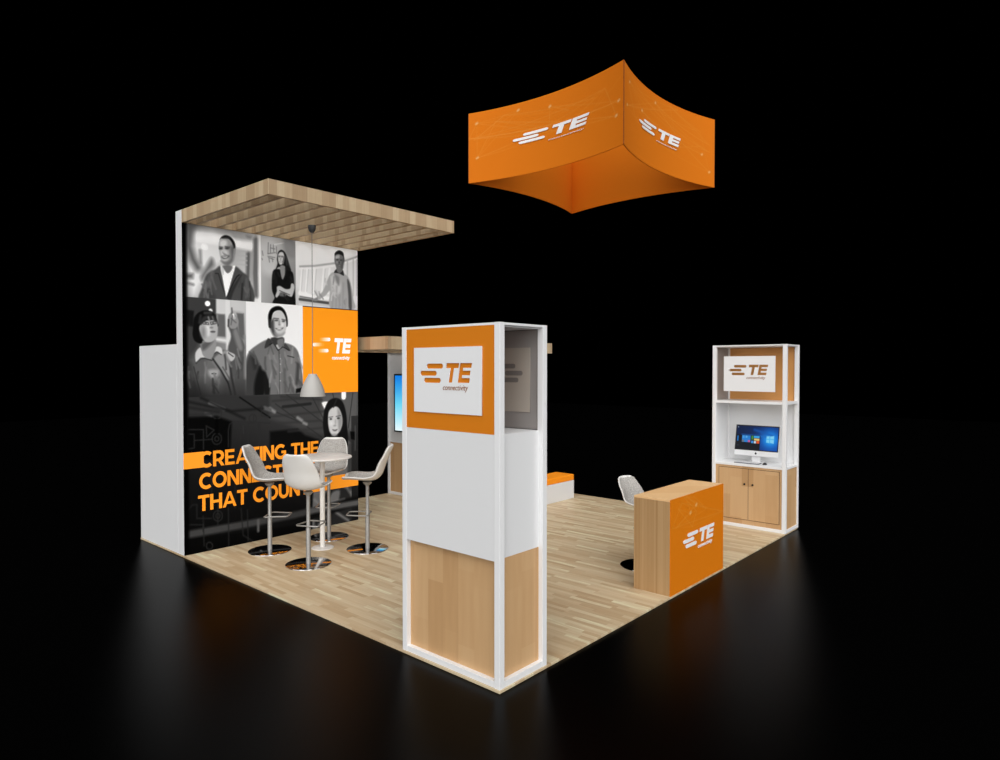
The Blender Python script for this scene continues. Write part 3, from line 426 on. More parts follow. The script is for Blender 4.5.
 ('l',55,0.01,[(0.224,0.426),(0.233,0.072)],(0,0,2.47,1.845),0.012),
 ('l',55,0.01,[(1.123,0.519),(1.093,0.388)],(0,0,2.47,1.845),0.012),
 ('l',55,0.01,[(0.002,0.365),(0.223,0.325),(0.222,0.25)],(0,0,2.47,1.845),0.012),
 ('l',55,0.01,[(0.329,0.965),(0.326,0.51)],(0,0,2.47,1.845),0.012),
 ('l',55,0.01,[(0.622,0.775),(0.62,0.463)],(0,0,2.47,1.845),0.012),
 ('l',62,0.008,[(0.459,0.391),(0.452,0.36),(0.43,0.34),(0.402,0.336),(0.373,0.35),(0.353,0.377),(0.345,0.41),(0.353,0.441),(0.374,0.461),(0.403,0.465),(0.431,0.452),(0.452,0.424),(0.459,0.391)],(0,0,2.47,1.845),0.011),
 ('l',62,0.008,[(0.428,0.396),(0.425,0.382),(0.415,0.373),(0.402,0.371),(0.389,0.378),(0.38,0.39),(0.376,0.405),(0.38,0.419),(0.389,0.428),(0.402,0.43),(0.415,0.424),(0.425,0.411),(0.428,0.396)],(0,0,2.47,1.845),0.011),
 ('l',62,0.008,[(0.335,0.052),(0.33,0.031),(0.315,0.018),(0.296,0.016),(0.277,0.026),(0.263,0.044),(0.259,0.067),(0.264,0.088),(0.278,0.101),(0.297,0.103),(0.316,0.093),(0.33,0.074),(0.335,0.051)],(0,0,2.47,1.845),0.011),
 ('v',0,0,[(0,0),(0.06,3.9)],None),
]
import bpy, bmesh, math, random
import numpy as np
from mathutils import Vector, Matrix
random.seed(4)
col = bpy.context.scene.collection
PI = math.pi

# ------------------------------------------------------------------ materials
def lin(c):
    if isinstance(c, (int, float)): c = (c, c, c)
    return tuple(((v/255)/12.92 if v/255 <= .04045 else ((v/255+.055)/1.055)**2.4) for v in c)
MATS = {}
def mat(name, rgb, rough=.5, metal=0., spec=.4, emit=0.):
    m = bpy.data.materials.new(name); m.use_nodes = True
    b = m.node_tree.nodes['Principled BSDF']
    c = lin(rgb) + (1,)
    b.inputs['Base Color'].default_value = c
    b.inputs['Roughness'].default_value = rough
    b.inputs['Metallic'].default_value = metal
    b.inputs['Specular IOR Level'].default_value = spec
    if emit:
        b.inputs['Emission Color'].default_value = c
        b.inputs['Emission Strength'].default_value = emit
    MATS[name] = m
    return m
class NT:
    def __init__(s, m): s.t = m.node_tree; s.b = s.t.nodes['Principled BSDF']
    def n(s, k, **kw):
        nd = s.t.nodes.new(k)
        for a, v in kw.items(): setattr(nd, a, v)
        return nd
    def l(s, a, b): s.t.links.new(a, b)
    def math(s, op, a, b=None, c=None):
        nd = s.n('ShaderNodeMath', operation=op)
        for i, v in enumerate((a, b, c)):
            if v is None: continue
            if isinstance(v, (int, float)): nd.inputs[i].default_value = v
            else: s.l(v, nd.inputs[i])
        return nd.outputs[0]
    def xyz(s):
        g = s.n('ShaderNodeNewGeometry'); sp = s.n('ShaderNodeSeparateXYZ')
        s.l(g.outputs['Position'], sp.inputs[0]); return sp.outputs
    def comb(s, x, y, z):
        c = s.n('ShaderNodeCombineXYZ')
        for i, v in enumerate((x, y, z)):
            if isinstance(v, (int, float)): c.inputs[i].default_value = v
            else: s.l(v, c.inputs[i])
        return c.outputs[0]
    def white(s, v):
        w = s.n('ShaderNodeTexWhiteNoise', noise_dimensions='3D'); s.l(v, w.inputs['Vector']); return w.outputs['Value']
    def noise(s, v, scale, detail=3):
        w = s.n('ShaderNodeTexNoise'); s.l(v, w.inputs['Vector']); w.inputs['Scale'].default_value = scale
        w.inputs['Detail'].default_value = detail; return w.outputs['Fac']
    def ramp(s, f, stops):
        r = s.n('ShaderNodeValToRGB'); e = r.color_ramp.elements
        while len(e) < len(stops): e.new(.5)
        for i, (p, c) in enumerate(stops): e[i].position = p; e[i].color = lin(c) + (1,)
        s.l(f, r.inputs[0]); return r.outputs[0]
def wood(name, stops, kind, rough=.5, w=.08, length=.6, spec=.3):
    """kind 'strip': tones change along x+y, grain vertical; 'plank_y': planks running along y; 'block': vertical boards cut in blocks"""
    m = mat(name, 200, rough, spec=spec); k = NT(m); x, y, z = k.xyz()
    if kind == 'strip':
        u = k.math('ADD', x, y)
        cell = k.math('FLOOR', k.math('DIVIDE', u, w))
        r = k.white(k.comb(cell, 0., 3.))
        g = k.noise(k.comb(k.math('MULTIPLY', u, 60.), 0., k.math('MULTIPLY', z, 2.5)), 1.)
    elif kind == 'block':
        u = k.math('ADD', x, y)
        row = k.math('FLOOR', k.math('DIVIDE', u, w))
        off = k.white(k.comb(row, 7., 1.))
        cell = k.math('FLOOR', k.math('ADD', k.math('DIVIDE', z, length), off))
        r = k.white(k.comb(row, cell, 2.))
        g = k.noise(k.comb(k.math('MULTIPLY', u, 22.), 0., k.math('MULTIPLY', z, 2.2)), 1., 5)
    else:
        row = k.math('FLOOR', k.math('DIVIDE', x, w))
        off = k.math('MULTIPLY', k.white(k.comb(row, 1., 1.)), 7.3)
        cell = k.math('FLOOR', k.math('ADD', k.math('DIVIDE', y, length), off))
        r = k.white(k.comb(row, cell, 2.))
        g = k.noise(k.comb(k.math('MULTIPLY', x, 55.), k.math('MULTIPLY', y, 3.), k.math('MULTIPLY', row, 3.7)), 1., 4)
    g2 = k.math('MULTIPLY', k.math('SUBTRACT', g, .5), .75)
    f = k.math('ADD', r, g2)
    k.l(k.ramp(f, stops), k.b.inputs['Base Color'])
    return m
def vcol_mat(name, rough=.5, emit=0., spec=.3, backlit=0.):
    m = mat(name, 200, rough, spec=spec); k = NT(m)
    a = k.n('ShaderNodeVertexColor'); a.layer_name = 'Col'
    if emit:
        k.b.inputs['Base Color'].default_value = (.01, .01, .01, 1)
        k.l(a.outputs[0], k.b.inputs['Emission Color']); k.b.inputs['Emission Strength'].default_value = emit
    else: k.l(a.outputs[0], k.b.inputs['Base Color'])
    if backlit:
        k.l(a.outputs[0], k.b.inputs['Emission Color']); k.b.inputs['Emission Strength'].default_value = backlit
    return m
def speckle(name, c0, c1, scale=220, rough=.9):
    m = mat(name, c0, rough); k = NT(m)
    tc = k.n('ShaderNodeTexCoord')
    k.l(k.ramp(k.noise(tc.outputs['Object'], scale, 2), [(.38, c0), (.62, c1)]), k.b.inputs['Base Color'])
    return m

WHITE = mat('white_laminate', 224, .45)
FRAMEW = mat('white_frame', 232, .4)
ORANGE = mat('orange_laminate', ORANGE_TOWER, .5)
ORFAB = mat('orange_fabric', ORANGE_FABRIC, .8, spec=.15)
ORCTR = mat('orange_counter_print', ORANGE_COUNTER, .5, spec=.2)
TAN = mat('tan_laminate', (205, 146, 82), .5)
GREYP = mat('grey_glossy_panel', (146, 142, 139), .3)
TAUPE = mat('taupe_board', (176, 167, 156), .5)
GREYD = mat('dark_grey_inlay', (124, 119, 115), .5)
LINE = mat('dark_gap', (40, 30, 22), .8)
BLACK = mat('black_plastic', 14, .35)
CHROME = mat('polished_chrome', (210, 210, 212), .1, 1.)
STEEL = mat('satin_steel', (160, 158, 154), .5, .6)
SHELL = mat('white_shell_plastic', (226, 224, 220), .25)
TABLEW = mat('white_table_lacquer', (228, 224, 218), .35)
SHADE = mat('grey_enamel', (176, 173, 168), .5)
CUP = mat('dark_grey_metal', (70, 72, 74), .5)
CORD = mat('grey_cord', (120, 120, 120), .6)
PAD = speckle('grey_seat_fabric', (136, 133, 128), (190, 186, 180), 130)
CUSH = mat('orange_cushion_vinyl', (255, 150, 20), .6)
LOGOW = mat('white_lettering', 238, .5)
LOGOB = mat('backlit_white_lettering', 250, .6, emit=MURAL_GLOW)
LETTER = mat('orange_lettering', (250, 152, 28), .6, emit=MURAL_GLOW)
ALU = mat('white_aluminium', (225, 225, 226), .35)
KEYM = mat('pale_keys', (214, 214, 216), .5)
KEYB = mat('keyboard_grey', (96, 96, 100), .5)
HALL = mat('black_hall_floor', 3, .33, spec=.42)
def hall_nodes():
    k = NT(HALL); g = k.n('ShaderNodeBsdfAnisotropic'); g.distribution = 'BECKMANN'
    g.inputs['Color'].default_value = (1, 1, 1, 1); g.inputs['Roughness'].default_value = .31
    d = k.n('ShaderNodeBsdfDiffuse'); d.inputs['Color'].default_value = (.0008, .0008, .0008, 1)
    f = k.n('ShaderNodeFresnel'); f.inputs['IOR'].default_value = HALL_IOR
    mx = k.n('ShaderNodeMixShader'); k.l(k.math('MULTIPLY', f.outputs[0], HALL_REFL), mx.inputs[0]); k.l(d.outputs[0], mx.inputs[1]); k.l(g.outputs[0], mx.inputs[2])
    k.l(mx.outputs[0], k.t.nodes['Material Output'].inputs[0])
hall_nodes()
WORD = mat('brown_lettering', (140, 80, 24), .6)
SEAM = mat('brown_seam', (96, 48, 8), .8)
FLOORW = wood('oak_plank_floor', [(0., (182, 156, 121)), (.35, (194, 171, 137)), (.75, (203, 182, 149)), (.97, (208, 192, 158)), (1., (217, 208, 174))], 'plank_y', .42, .052, .45)
CANW = wood('striped_oak_veneer', [(0., (164, 139, 108)), (.5, (178, 154, 122)), (1., (192, 172, 140))], 'strip', .55, .085)
MAPLE = wood('maple_veneer', [(0., (182, 142, 98)), (.5, (194, 154, 109)), (1., (202, 164, 120))], 'block', .5, .16, .55)
CTRW = wood('striped_counter_veneer', [(0., (166, 129, 86)), (.5, (175, 139, 96)), (1., (184, 149, 106))], 'strip', .5, .019)
CTRT = wood('counter_top_veneer', [(0., (230, 184, 130)), (.5, (236, 193, 140)), (1., (242, 202, 150))], 'strip', .5, .5)

# ------------------------------------------------------------------ mesh helpers
def link(name, me, m, parent=None, smooth=False):
    ob = bpy.data.objects.new(name, me); col.objects.link(ob)
    if m is not None:
        for mm in (m if isinstance(m, (list, tuple)) else [m]): me.materials.append(mm)
    if smooth:
        for p in me.polygons: p.use_smooth = True
    if parent is not None:
        ob.parent = parent; ob.matrix_parent_inverse = Matrix.Identity(4)
    return ob
class MB:
    def __init__(s): s.bm = bmesh.new()
    def box(s, x0, x1, y0, y1, z0, z1, bev=0., mi=0):
        b = bmesh.new()
        bmesh.ops.create_cube(b, size=1.)
        for v in b.verts:
            v.co = Vector(((x0+x1)/2+v.co.x*(x1-x0), (y0+y1)/2+v.co.y*(y1-y0), (z0+z1)/2+v.co.z*(z1-z0)))
        if bev: bmesh.ops.bevel(b, geom=b.edges[:], offset=bev, segments=2, affect='EDGES', profile=.5)
        for f in b.faces: f.material_index = mi
        s.add(b); return s
    def add(s, b, M=None):
        if M is not None: bmesh.ops.transform(b, matrix=M, verts=b.verts)
        me = bpy.data.meshes.new('t'); b.to_mesh(me); b.free(); s.bm.from_mesh(me); bpy.data.meshes.remove(me); return s
    def lathe(s, prof, cx=0., cy=0., n=40, mi=0):
        vs = []
        for r, z in prof:
            if r < 1e-5: vs.append([s.bm.verts.new((cx, cy, z))])
            else: vs.append([s.bm.verts.new((cx+r*math.cos(2*PI*i/n), cy+r*math.sin(2*PI*i/n), z)) for i in range(n)])
        for a, b in zip(vs, vs[1:]):
            for i in range(n):
                j = (i+1) % n
                f = [a[i % len(a)], a[j % len(a)], b[j % len(b)], b[i % len(b)]]
                g = []
                for v in f:
                    if v not in g: g.append(v)
                if len(g) > 2:
                    fc = s.bm.faces.new(g); fc.material_index = mi
        return s
    def tube(s, pts, r, n=10, closed=False):
        pts = [Vector(p) for p in pts]; rings = []; N = len(pts)
        for i, p in enumerate(pts):
            a = pts[(i-1) % N] if (closed or i) else p; b = pts[(i+1) % N] if (closed or i < N-1) else p
            t = (b-a).normalized(); up = Vector((0, 0, 1)) if abs(t.z) < .9 else Vector((1, 0, 0))
            u = t.cross(up).normalized(); w = t.cross(u).normalized()
            rings.append([s.bm.verts.new(p+u*r*math.cos(2*PI*k/n)+w*r*math.sin(2*PI*k/n)) for k in range(n)])
        prs = list(zip(rings, rings[1:])) + ([(rings[-1], rings[0])] if closed else [])
        for a, b in prs:
            for k in range(n): s.bm.faces.new((a[k], a[(k+1) % n], b[(k+1) % n], b[k]))
        if not closed: s.bm.faces.new(rings[0]); s.bm.faces.new(rings[-1][::-1])
        return s
    def prism(s, pts, mapf, depth, mi=0):
        """pts: 2-D outline; mapf(u,v,w) -> world point, w runs 0..depth"""
        a = [s.bm.verts.new(mapf(u, v, 0)) for u, v in pts]; b = [s.bm.verts.new(mapf(u, v, depth)) for u, v in pts]
        n = len(pts)
        fs = [s.bm.faces.new(a), s.bm.faces.new(b[::-1])] + [s.bm.faces.new((a[i], b[i], b[(i+1) % n], a[(i+1) % n])) for i in range(n)]
        for f in fs: f.material_index = mi
        return s
    def build(s, name, m, parent=None, smooth=False, normals=True):
        if normals: bmesh.ops.recalc_face_normals(s.bm, faces=s.bm.faces)
        me = bpy.data.meshes.new(name); s.bm.to_mesh(me); s.bm.free()
        return link(name, me, m, parent, smooth)
def autosmooth(ob, ang=40):
    me = ob.data
    bm = bmesh.new(); bm.from_mesh(me)
    for f in bm.faces: f.smooth = True
    for e in bm.edges:
        if len(e.link_faces) == 2 and e.calc_face_angle(0) > math.radians(ang): e.smooth = False
    bm.to_mesh(me); bm.free()
    return ob
def thing(name, label, cat, loc=(0, 0, 0), rz=0., group=None):
    o = bpy.data.objects.new(name, None); col.objects.link(o); o.location = loc; o.rotation_euler = (0, 0, rz)
    o.empty_display_size = .1
    return tag(o, label, cat, group)
def tag(o, label, cat, group=None):
    o['label'] = label; o['category'] = cat
    if group: o['group'] = group
    return o
def structure(o, label=None):
    o['kind'] = 'structure'
    if label: o['label'] = label
    return o

# ------------------------------------------------------------------ the TE mark
def capsule(x0, x1, zc, r, n=8):
    pts = [(x1-r+r*math.cos(a), zc+r*math.sin(a)) for a in [(-PI/2+PI*i/n) for i in range(n+1)]]
    pts += [(x0+r+r*math.cos(a), zc+r*math.sin(a)) for a in [(PI/2+PI*i/n) for i in range(n+1)]]
    return pts
def logo_polys():
    """outlines in a 0.54 x 0.19 m frame, origin at the lower left"""
    P = [capsule(.0705, .246, .119, .018), capsule(.0, .1785, .066, .018), capsule(.0405, .2215, .014, .018)]
    def sh(pts): return [(x-.0705+.2*z, z) for x, z in pts]
    T = sh([(.371, 0), (.409, 0), (.409, .104), (.454, .104), (.454, .14), (.324, .14), (.324, .104), (.371, .104)])
    E = sh([(.463, 0), (.580, 0), (.580, .034), (.501, .034), (.501, .054), (.576, .054), (.576, .086), (.501, .086), (.501, .106), (.580, .106), (.580, .14), (.463, .14)])
    return P + [T, E]
def logo_pieces():
    sh = lambda pts: [(x-.0705+.2*z, z) for x, z in pts]
    R_ = lambda x0, x1, z0, z1: sh([(x0, z0), (x1, z0), (x1, z1), (x0, z1)])
    return [capsule(.0705, .246, .119, .018), capsule(.0, .1785, .066, .018), capsule(.0405, .2215, .014, .018),
            R_(.324, .454, .104, .14), R_(.371, .409, 0, .104), R_(.463, .501, 0, .14),
            R_(.501, .580, 0, .034), R_(.501, .576, .054, .086), R_(.501, .580, .106, .14)]
def font_curve(body, size, shear=0., offset=0., spacing=1.):
    cu = bpy.data.curves.new('t', 'FONT'); cu.body = body; cu.size = size; cu.shear = shear; cu.offset = offset
    cu.space_character = spacing; cu.resolution_u = 4
    return cu
def font_mesh(body, size, shear=0., offset=0., extrude=0., spacing=1.):
    cu = font_curve(body, size, shear, offset, spacing); cu.extrude = extrude
    o = bpy.data.objects.new('t', cu); col.objects.link(o)
    dg = bpy.context.evaluated_depsgraph_get(); dg.update()
    me = bpy.data.meshes.new_from_object(o.evaluated_get(dg))
    bpy.data.objects.remove(o); bpy.data.curves.remove(cu)
    return me
def logo_mesh(depth=.004, word=True, cuts=0, wh=1., mark=True):
    """solid mark, local x right, y up, z out"""
    mb = MB()
    if mark:
        for P in logo_pieces(): mb.prism(P, lambda u, v, w: (u, v, w), depth)
    if word:
        me = font_mesh('connectivity', .056, .25, .0002, depth/2)
        xs = [v.co.x for v in me.vertices]; w = max(xs)-min(xs)
        b = bmesh.new(); b.from_mesh(me); bpy.data.meshes.remove(me)
        mb.add(b, Matrix.Translation((.246, -.054, depth/2)) @ Matrix.Diagonal((.255/w, wh, 1, 1)) @ Matrix.Translation((-min(xs), 0, 0)))
    if cuts:
        bmesh.ops.subdivide_edges(mb.bm, edges=[e for e in mb.bm.edges if e.calc_length() > .05], cuts=cuts, use_grid_fill=False)
        bmesh.ops.triangulate(mb.bm, faces=mb.bm.faces[:])
    return mb
def place(mb, name, m, parent, f):
    for v in mb.bm.verts: v.co = Vector(f(v.co.x, v.co.y, v.co.z))
    return mb.build(name, m, parent)
def cut_sign(w, h, ox, oy, depth, scale=1.):
    """board w x h with the mark and the word cut right through; local x right, y up, z out"""
    cu = bpy.data.curves.new('sign', 'CURVE'); cu.dimensions = '2D'; cu.fill_mode = 'BOTH'; cu.extrude = depth/2; cu.resolution_u = 4
    def poly(pts):
        sp = cu.splines.new('POLY'); sp.points.add(len(pts)-1); sp.use_cyclic_u = True
        for p, (x, y) in zip(sp.points, pts): p.co = (x, y, 0, 1)
    poly([(0, 0), (w, 0), (w, h), (0, h)])
    for P in logo_polys(): poly([(ox+x*scale, oy+y*scale) for x, y in P])
    o = bpy.data.objects.new('t', cu); col.objects.link(o)
    dg = bpy.context.evaluated_depsgraph_get(); dg.update()
    me = bpy.data.meshes.new_from_object(o.evaluated_get(dg))
    bpy.data.objects.remove(o); bpy.data.curves.remove(cu)
    mb = MB(); mb.bm.from_mesh(me); bpy.data.meshes.remove(me)
    return mb

# ------------------------------------------------------------------ printed pictures: colour on a fine grid
def srgb3(c): return np.array((c, c, c) if isinstance(c, (int, float)) else c, float)
def paint(W, H, step, prims):
    nx, nz = int(W/step)+1, int(H/step)+1
    X, Z = np.meshgrid(np.linspace(0, W, nx), np.linspace(0, H, nz))
    IM = np.full((nz, nx, 3), 20.)
    def seg(px, pz, a, b):
        ax, az = a; bx, bz = b; dx, dz = bx-ax, bz-az; q = dx*dx+dz*dz
        t = np.clip(((px-ax)*dx+(pz-az)*dz)/q, 0, 1) if q > 1e-12 else 0*px
        return np.hypot(px-ax-t*dx, pz-az-t*dz)
    def smooth(pts):
        n = len(pts); out = []
        for i in range(n):
            p0, p1, p2, p3 = [np.array(pts[(i+k-1) % n]) for k in range(4)]
            for t in (0, .25, .5, .75):
                out.append(tuple(.5*((2*p1)+(-p0+p2)*t+(2*p0-5*p1+4*p2-p3)*t*t+(-p0+3*p1-3*p2+p3)*t**3)))
        return out
    for pr in prims:
        k, c, blur, pts, clip = pr[:5]
        xs = [p[0] for p in pts]; zs = [p[1] for p in pts]; pad = .03+blur*2+(pr[5] if len(pr) > 5 else 0)
        i0 = max(0, int((min(xs)-pad)/step)); i1 = min(nx, int((max(xs)+pad)/step)+2)
        j0 = max(0, int((min(zs)-pad)/step)); j1 = min(nz, int((max(zs)+pad)/step)+2)
        if i1 <= i0 or j1 <= j0: continue
        x, z = X[j0:j1, i0:i1], Z[j0:j1, i0:i1]
        cc = None
        if k == 'g':
            (x0, z0), (x1, z1) = pts
            a = ((x >= x0) & (x <= x1) & (z >= z0) & (z <= z1)).astype(float)
            u = np.clip((x-x0)/(x1-x0), 0, 1)[..., None]; v = np.clip((z-z0)/(z1-z0), 0, 1)[..., None]
            if c[2] is None:
                cc = srgb3(c[0])*(1-u)+srgb3(c[1])*u; a = a*(1-v[..., 0])*.8
            else:
                cc = (srgb3(c[0])*(1-u)+srgb3(c[1])*u)*(1-v)+(srgb3(c[2])*(1-u)+srgb3(c[3])*u)*v
        elif k in 'pq':
            P = smooth(pts) if k == 'p' else pts
            d = np.full(x.shape, 9.); ins = np.zeros(x.shape, bool)
            for a_, b_ in zip(P, P[1:]+P[:1]):
                d = np.minimum(d, seg(x, z, a_, b_))
                cr = ((a_[1] > z) != (b_[1] > z)); dz = (b_[1]-a_[1]) or 1e-9
                ins ^= cr & (x < (b_[0]-a_[0])*(z-a_[1])/dz+a_[0])
            sd = np.where(ins, d, -d); a = np.clip(.5+sd/(2*max(blur, step*.5)), 0, 1)
        elif k == 'l':
            w = pr[5]; d = np.full(x.shape, 9.)
            for a_, b_ in zip(pts, pts[1:]): d = np.minimum(d, seg(x, z, a_, b_))
            a = np.clip(.5+(w/2-d)/(2*max(blur, step*.5)), 0, 1)
        elif k == 'b':      # logo bar, white fading into the ground at its far end
            w = pr[5]; d = seg(x, z, *pts)
            a = np.clip(.5+(w/2-d)/step, 0, 1)
            u = np.clip((x-pts[0][0]+w/2)/(pts[1][0]-pts[0][0]+w/2), 0, 1)
            if pts[0][0] < 1.80: u = 1-u*.9
            cc = srgb3(c)*(1-u[..., None])+255*u[..., None]
        elif k == 'v':
            a = np.clip(1-(x-.035)/.04, 0, 1)
        elif k == 'r':      # radial glow
            w = pr[5]; d = np.hypot(x-pts[0][0], z-pts[0][1]); a = np.exp(-(d/w)**2)*blur*10
            a = np.clip(a, 0, 1)
        if clip: a = a*((x >= clip[0]) & (x < clip[2]) & (z >= clip[1]) & (z < clip[3]))
        if cc is None: cc = srgb3(c)
        a = a[..., None]
        IM[j0:j1, i0:i1] = IM[j0:j1, i0:i1]*(1-a)+cc*a
    return nx, nz, X, Z, IM
def painted(name, W, H, step, prims, f, m, parent, curve=None):
    """f(u,v) arrays -> three arrays of world coordinates"""
    nx, nz, X, Z, IM = paint(W, H, step, prims)
    if curve: IM = curve(X, Z, IM)
    co = np.stack(f(X, Z), -1).reshape(-1, 3)
    idx = np.arange(nx*nz).reshape(nz, nx)
    q = np.stack((idx[:-1, :-1], idx[:-1, 1:], idx[1:, 1:], idx[1:, :-1]), -1).reshape(-1, 4)
    me = bpy.data.meshes.new(name)
    me.vertices.add(len(co)); me.vertices.foreach_set('co', co.ravel().astype(np.float32))
    me.loops.add(q.size); me.loops.foreach_set('vertex_index', q.ravel().astype(np.int32))
    me.polygons.add(len(q)); me.polygons.foreach_set('loop_start', (np.arange(len(q))*4).astype(np.int32))
    me.update(calc_edges=True)
    a = me.color_attributes.new('Col', 'FLOAT_COLOR', 'POINT')
    c = np.clip(IM.reshape(-1, 3)/255, 0, 1); c = np.where(c <= .04045, c/12.92, ((c+.055)/1.055)**2.4)
    a.data.foreach_set('color', np.concatenate((c, np.ones((len(c), 1))), 1).ravel().astype(np.float32))
    return link(name, me, m, parent)

# ================================================================== SETTING
o = MB().box(-30, 30, -30, 30, -.12, -.02).build('floor', HALL); structure(o, 'black polished hall floor around the booth')
P0, P1 = -.005, 6.17
o = MB().box(P0, P1, P0, P1, -.0195, 0, .002).build('raised_floor', FLOORW); structure(o, 'oak plank platform of the booth')

# ================================================================== MURAL WALL
WY = 4.892; WW = 2.467; CB, CT = 3.864, 4.013
t = thing('mural_wall', 'tall booth wall covered with black and white portraits and orange lettering', 'wall', (0, WY, 0))
MB().box(0, WW, .004, .16, 0, CT, .002).build('wall_panel', WHITE, t)
def film_curve(X, Z, IM):
    grey = (np.ptp(IM, axis=-1) < 2)[..., None]
    g = np.where(Z < 1.845, 1.35, 1.22)[..., None]
    return np.where(grey, 255*(np.clip(IM, 0, 255)/255)**g, IM)
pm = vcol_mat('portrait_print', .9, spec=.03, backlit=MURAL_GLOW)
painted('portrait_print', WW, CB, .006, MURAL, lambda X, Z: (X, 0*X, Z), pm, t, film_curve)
TH = .222        # stroke weight of the heavy slogan letters, cap height 1
def gl_rect(x0, x1, y0, y1): return [[(x0, y0), (x1, y0), (x1, y1), (x0, y1)]]
def gl_arc(cx, cy, rx, ry, a0, a1, n=18):
    out = []
    for i in range(n):
        a, b = math.radians(a0+(a1-a0)*i/n), math.radians(a0+(a1-a0)*(i+1)/n)
        o = lambda t, r1, r2: (cx+r1*math.cos(t), cy+r2*math.sin(t))
        out.append([o(a, rx-TH, ry-TH), o(a, rx, ry), o(b, rx, ry), o(b, rx-TH, ry-TH)])
    return out
def glyph(ch):
    r, a = gl_rect, gl_arc
    if ch == 'C': return .92, a(.52, .5, .53, .52, 48, 312, 26)
    if ch == 'O': return 1.06, a(.53, .5, .53, .52, 0, 360, 32)
    if ch == 'G': return .98, a(.52, .5, .53, .52, 48, 318, 26)+r(.58, .97, .38, .56)+r(.97-TH+.02, .97, .16, .5)
    if ch == 'E': return .74, r(0, TH, 0, 1)+r(TH, .72, 0, .185)+r(TH, .66, .41, .59)+r(TH, .70, .815, 1)
    if ch == 'I': return .21, r(0, TH, 0, 1)
    if ch == 'T': return .80, r(0, .80, .81, 1)+r(.4-TH/2, .4+TH/2, 0, .81)
    if ch == 'H': return .86, r(0, TH, 0, 1)+r(.86-TH, .86, 0, 1)+r(TH, .86-TH, .41, .59)
    if ch == 'N': return .90, r(0, TH, 0, 1)+r(.90-TH, .90, 0, 1)+[[(0, 1), (.90-TH-.02, 0), (.90, 0), (TH+.02, 1)]]
    if ch == 'A': return 1.02, [[(0, 0), (.215, 0), (.60, 1), (.41, 1)], [(.805, 0), (1.02, 0), (.61, 1), (.42, 1)]]+r(.2, .82, .20, .37)
    if ch == 'U': return .86, r(0, TH, .42, 1)+r(.86-TH, .86, .42, 1)+a(.43, .42, .43, .44, 180, 360)
    if ch == 'R': return .84, r(0, TH, 0, 1)+r(TH, .46, .815, 1)+r(TH, .46, .31, .48)+a(.46, .655, .35, .345, -90, 90)+[[(.36, .33), (.60, 0), (.85, 0), (.58, .36)]]
    if ch == 'S': return .78, a(.40, .725, .35, .295, 35, 235)+a(.39, .275, .37, .295, 55, -140)+[[(.22, .50), (.30, .64), (.60, .52), (.52, .36)]]
    return .34, []
def wall_text(body, s0, s1, z0, cap, mt, name):
    x = 0; P = []
    for ch in body:
        w, polys = glyph(ch)
        P += [[(x+u, v) for u, v in q] for q in polys]; x += w+.05
    x -= .05; k = (s1-s0)/x; mb = MB()
    for i, q in enumerate(P): mb.bm.faces.new([mb.bm.verts.new((s0+u*k, -.0014-.00003*i, z0+v*cap)) for u, v in q])
    for f in mb.bm.faces:
        if f.calc_center_median().y and f.normal.y > 0: f.normal_flip()
    return mb.build(name, mt, t, normals=False)
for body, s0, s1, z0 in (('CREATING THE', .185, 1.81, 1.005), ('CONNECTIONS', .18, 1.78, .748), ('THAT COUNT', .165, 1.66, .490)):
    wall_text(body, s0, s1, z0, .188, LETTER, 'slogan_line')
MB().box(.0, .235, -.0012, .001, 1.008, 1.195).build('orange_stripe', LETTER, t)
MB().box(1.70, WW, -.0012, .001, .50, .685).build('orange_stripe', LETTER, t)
def te(parent, ox, oz, sx, sz, name='white_logo_lettering'):
    mb = MB()
    for P in logo_pieces()[3:]:
        mb.prism(P, lambda u, v, w: (ox+(u-.2535)*sx, -.003+w, oz+v*sz), .003)
    me = font_mesh('connectivity', .062, .25, .002, .0)
    xs = [v.co.x for v in me.vertices]
    b = bmesh.new(); b.from_mesh(me); bpy.data.meshes.remove(me)
    x0, w = min(xs), max(xs)-min(xs)
    for v in b.verts: v.co = Vector((ox-.02+(v.co.x-x0)/w*.30, -.003, oz-.085+v.co.y*1.15))
    mb.add(b)
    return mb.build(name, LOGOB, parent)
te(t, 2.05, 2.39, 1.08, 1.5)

# closet behind the wall
t = thing('storage_closet', 'low plain white storage closet box behind the tall portrait wall', 'closet', (0, 5.056, 0))
MB().box(0, WW, 0, 1.109, 0, 2.465, .003).build('closet_body', WHITE, t)
MB().box(WW, WW+.012, .15, .95, .01, 2.1, .002).build('door', WHITE, t)

# canopy over the seating
CY0 = 2.970; CX1 = 2.5075
def canopy(name, label, x0, x1, y0, y1, z0, z1, n, start, sp):
    t = thing(name, label, 'canopy', (x0, y0, z0))
    w, d_, h = x1-x0, y1-y0, z1-z0
    MB().box(0, w, 0, .035, 0, h, .001).build('fascia_board', CANW, t)
    MB().box(0, .035, .036, d_, 0, h, .001).build('fascia_board', CANW, t)
    MB().box(w-.035, w, .036, d_, 0, h, .001).build('fascia_board', CANW, t)
    MB().box(.036, w-.036, d_-.035, d_, 0, h, .001).build('fascia_board', CANW, t)
    for i in range(n):
        x = start+i*sp
        if x+.05 > w-.04: break
        MB().box(x, x+.045, .036, d_-.036, .008, h-.006, .001).build('slat_beam', CANW, t)
    return t
canopy('slatted_canopy', 'oak slatted canopy jutting from the top of the tall portrait wall', 0, CX1, CY0, WY-.001, CB, CT, 10, .155, .2404)

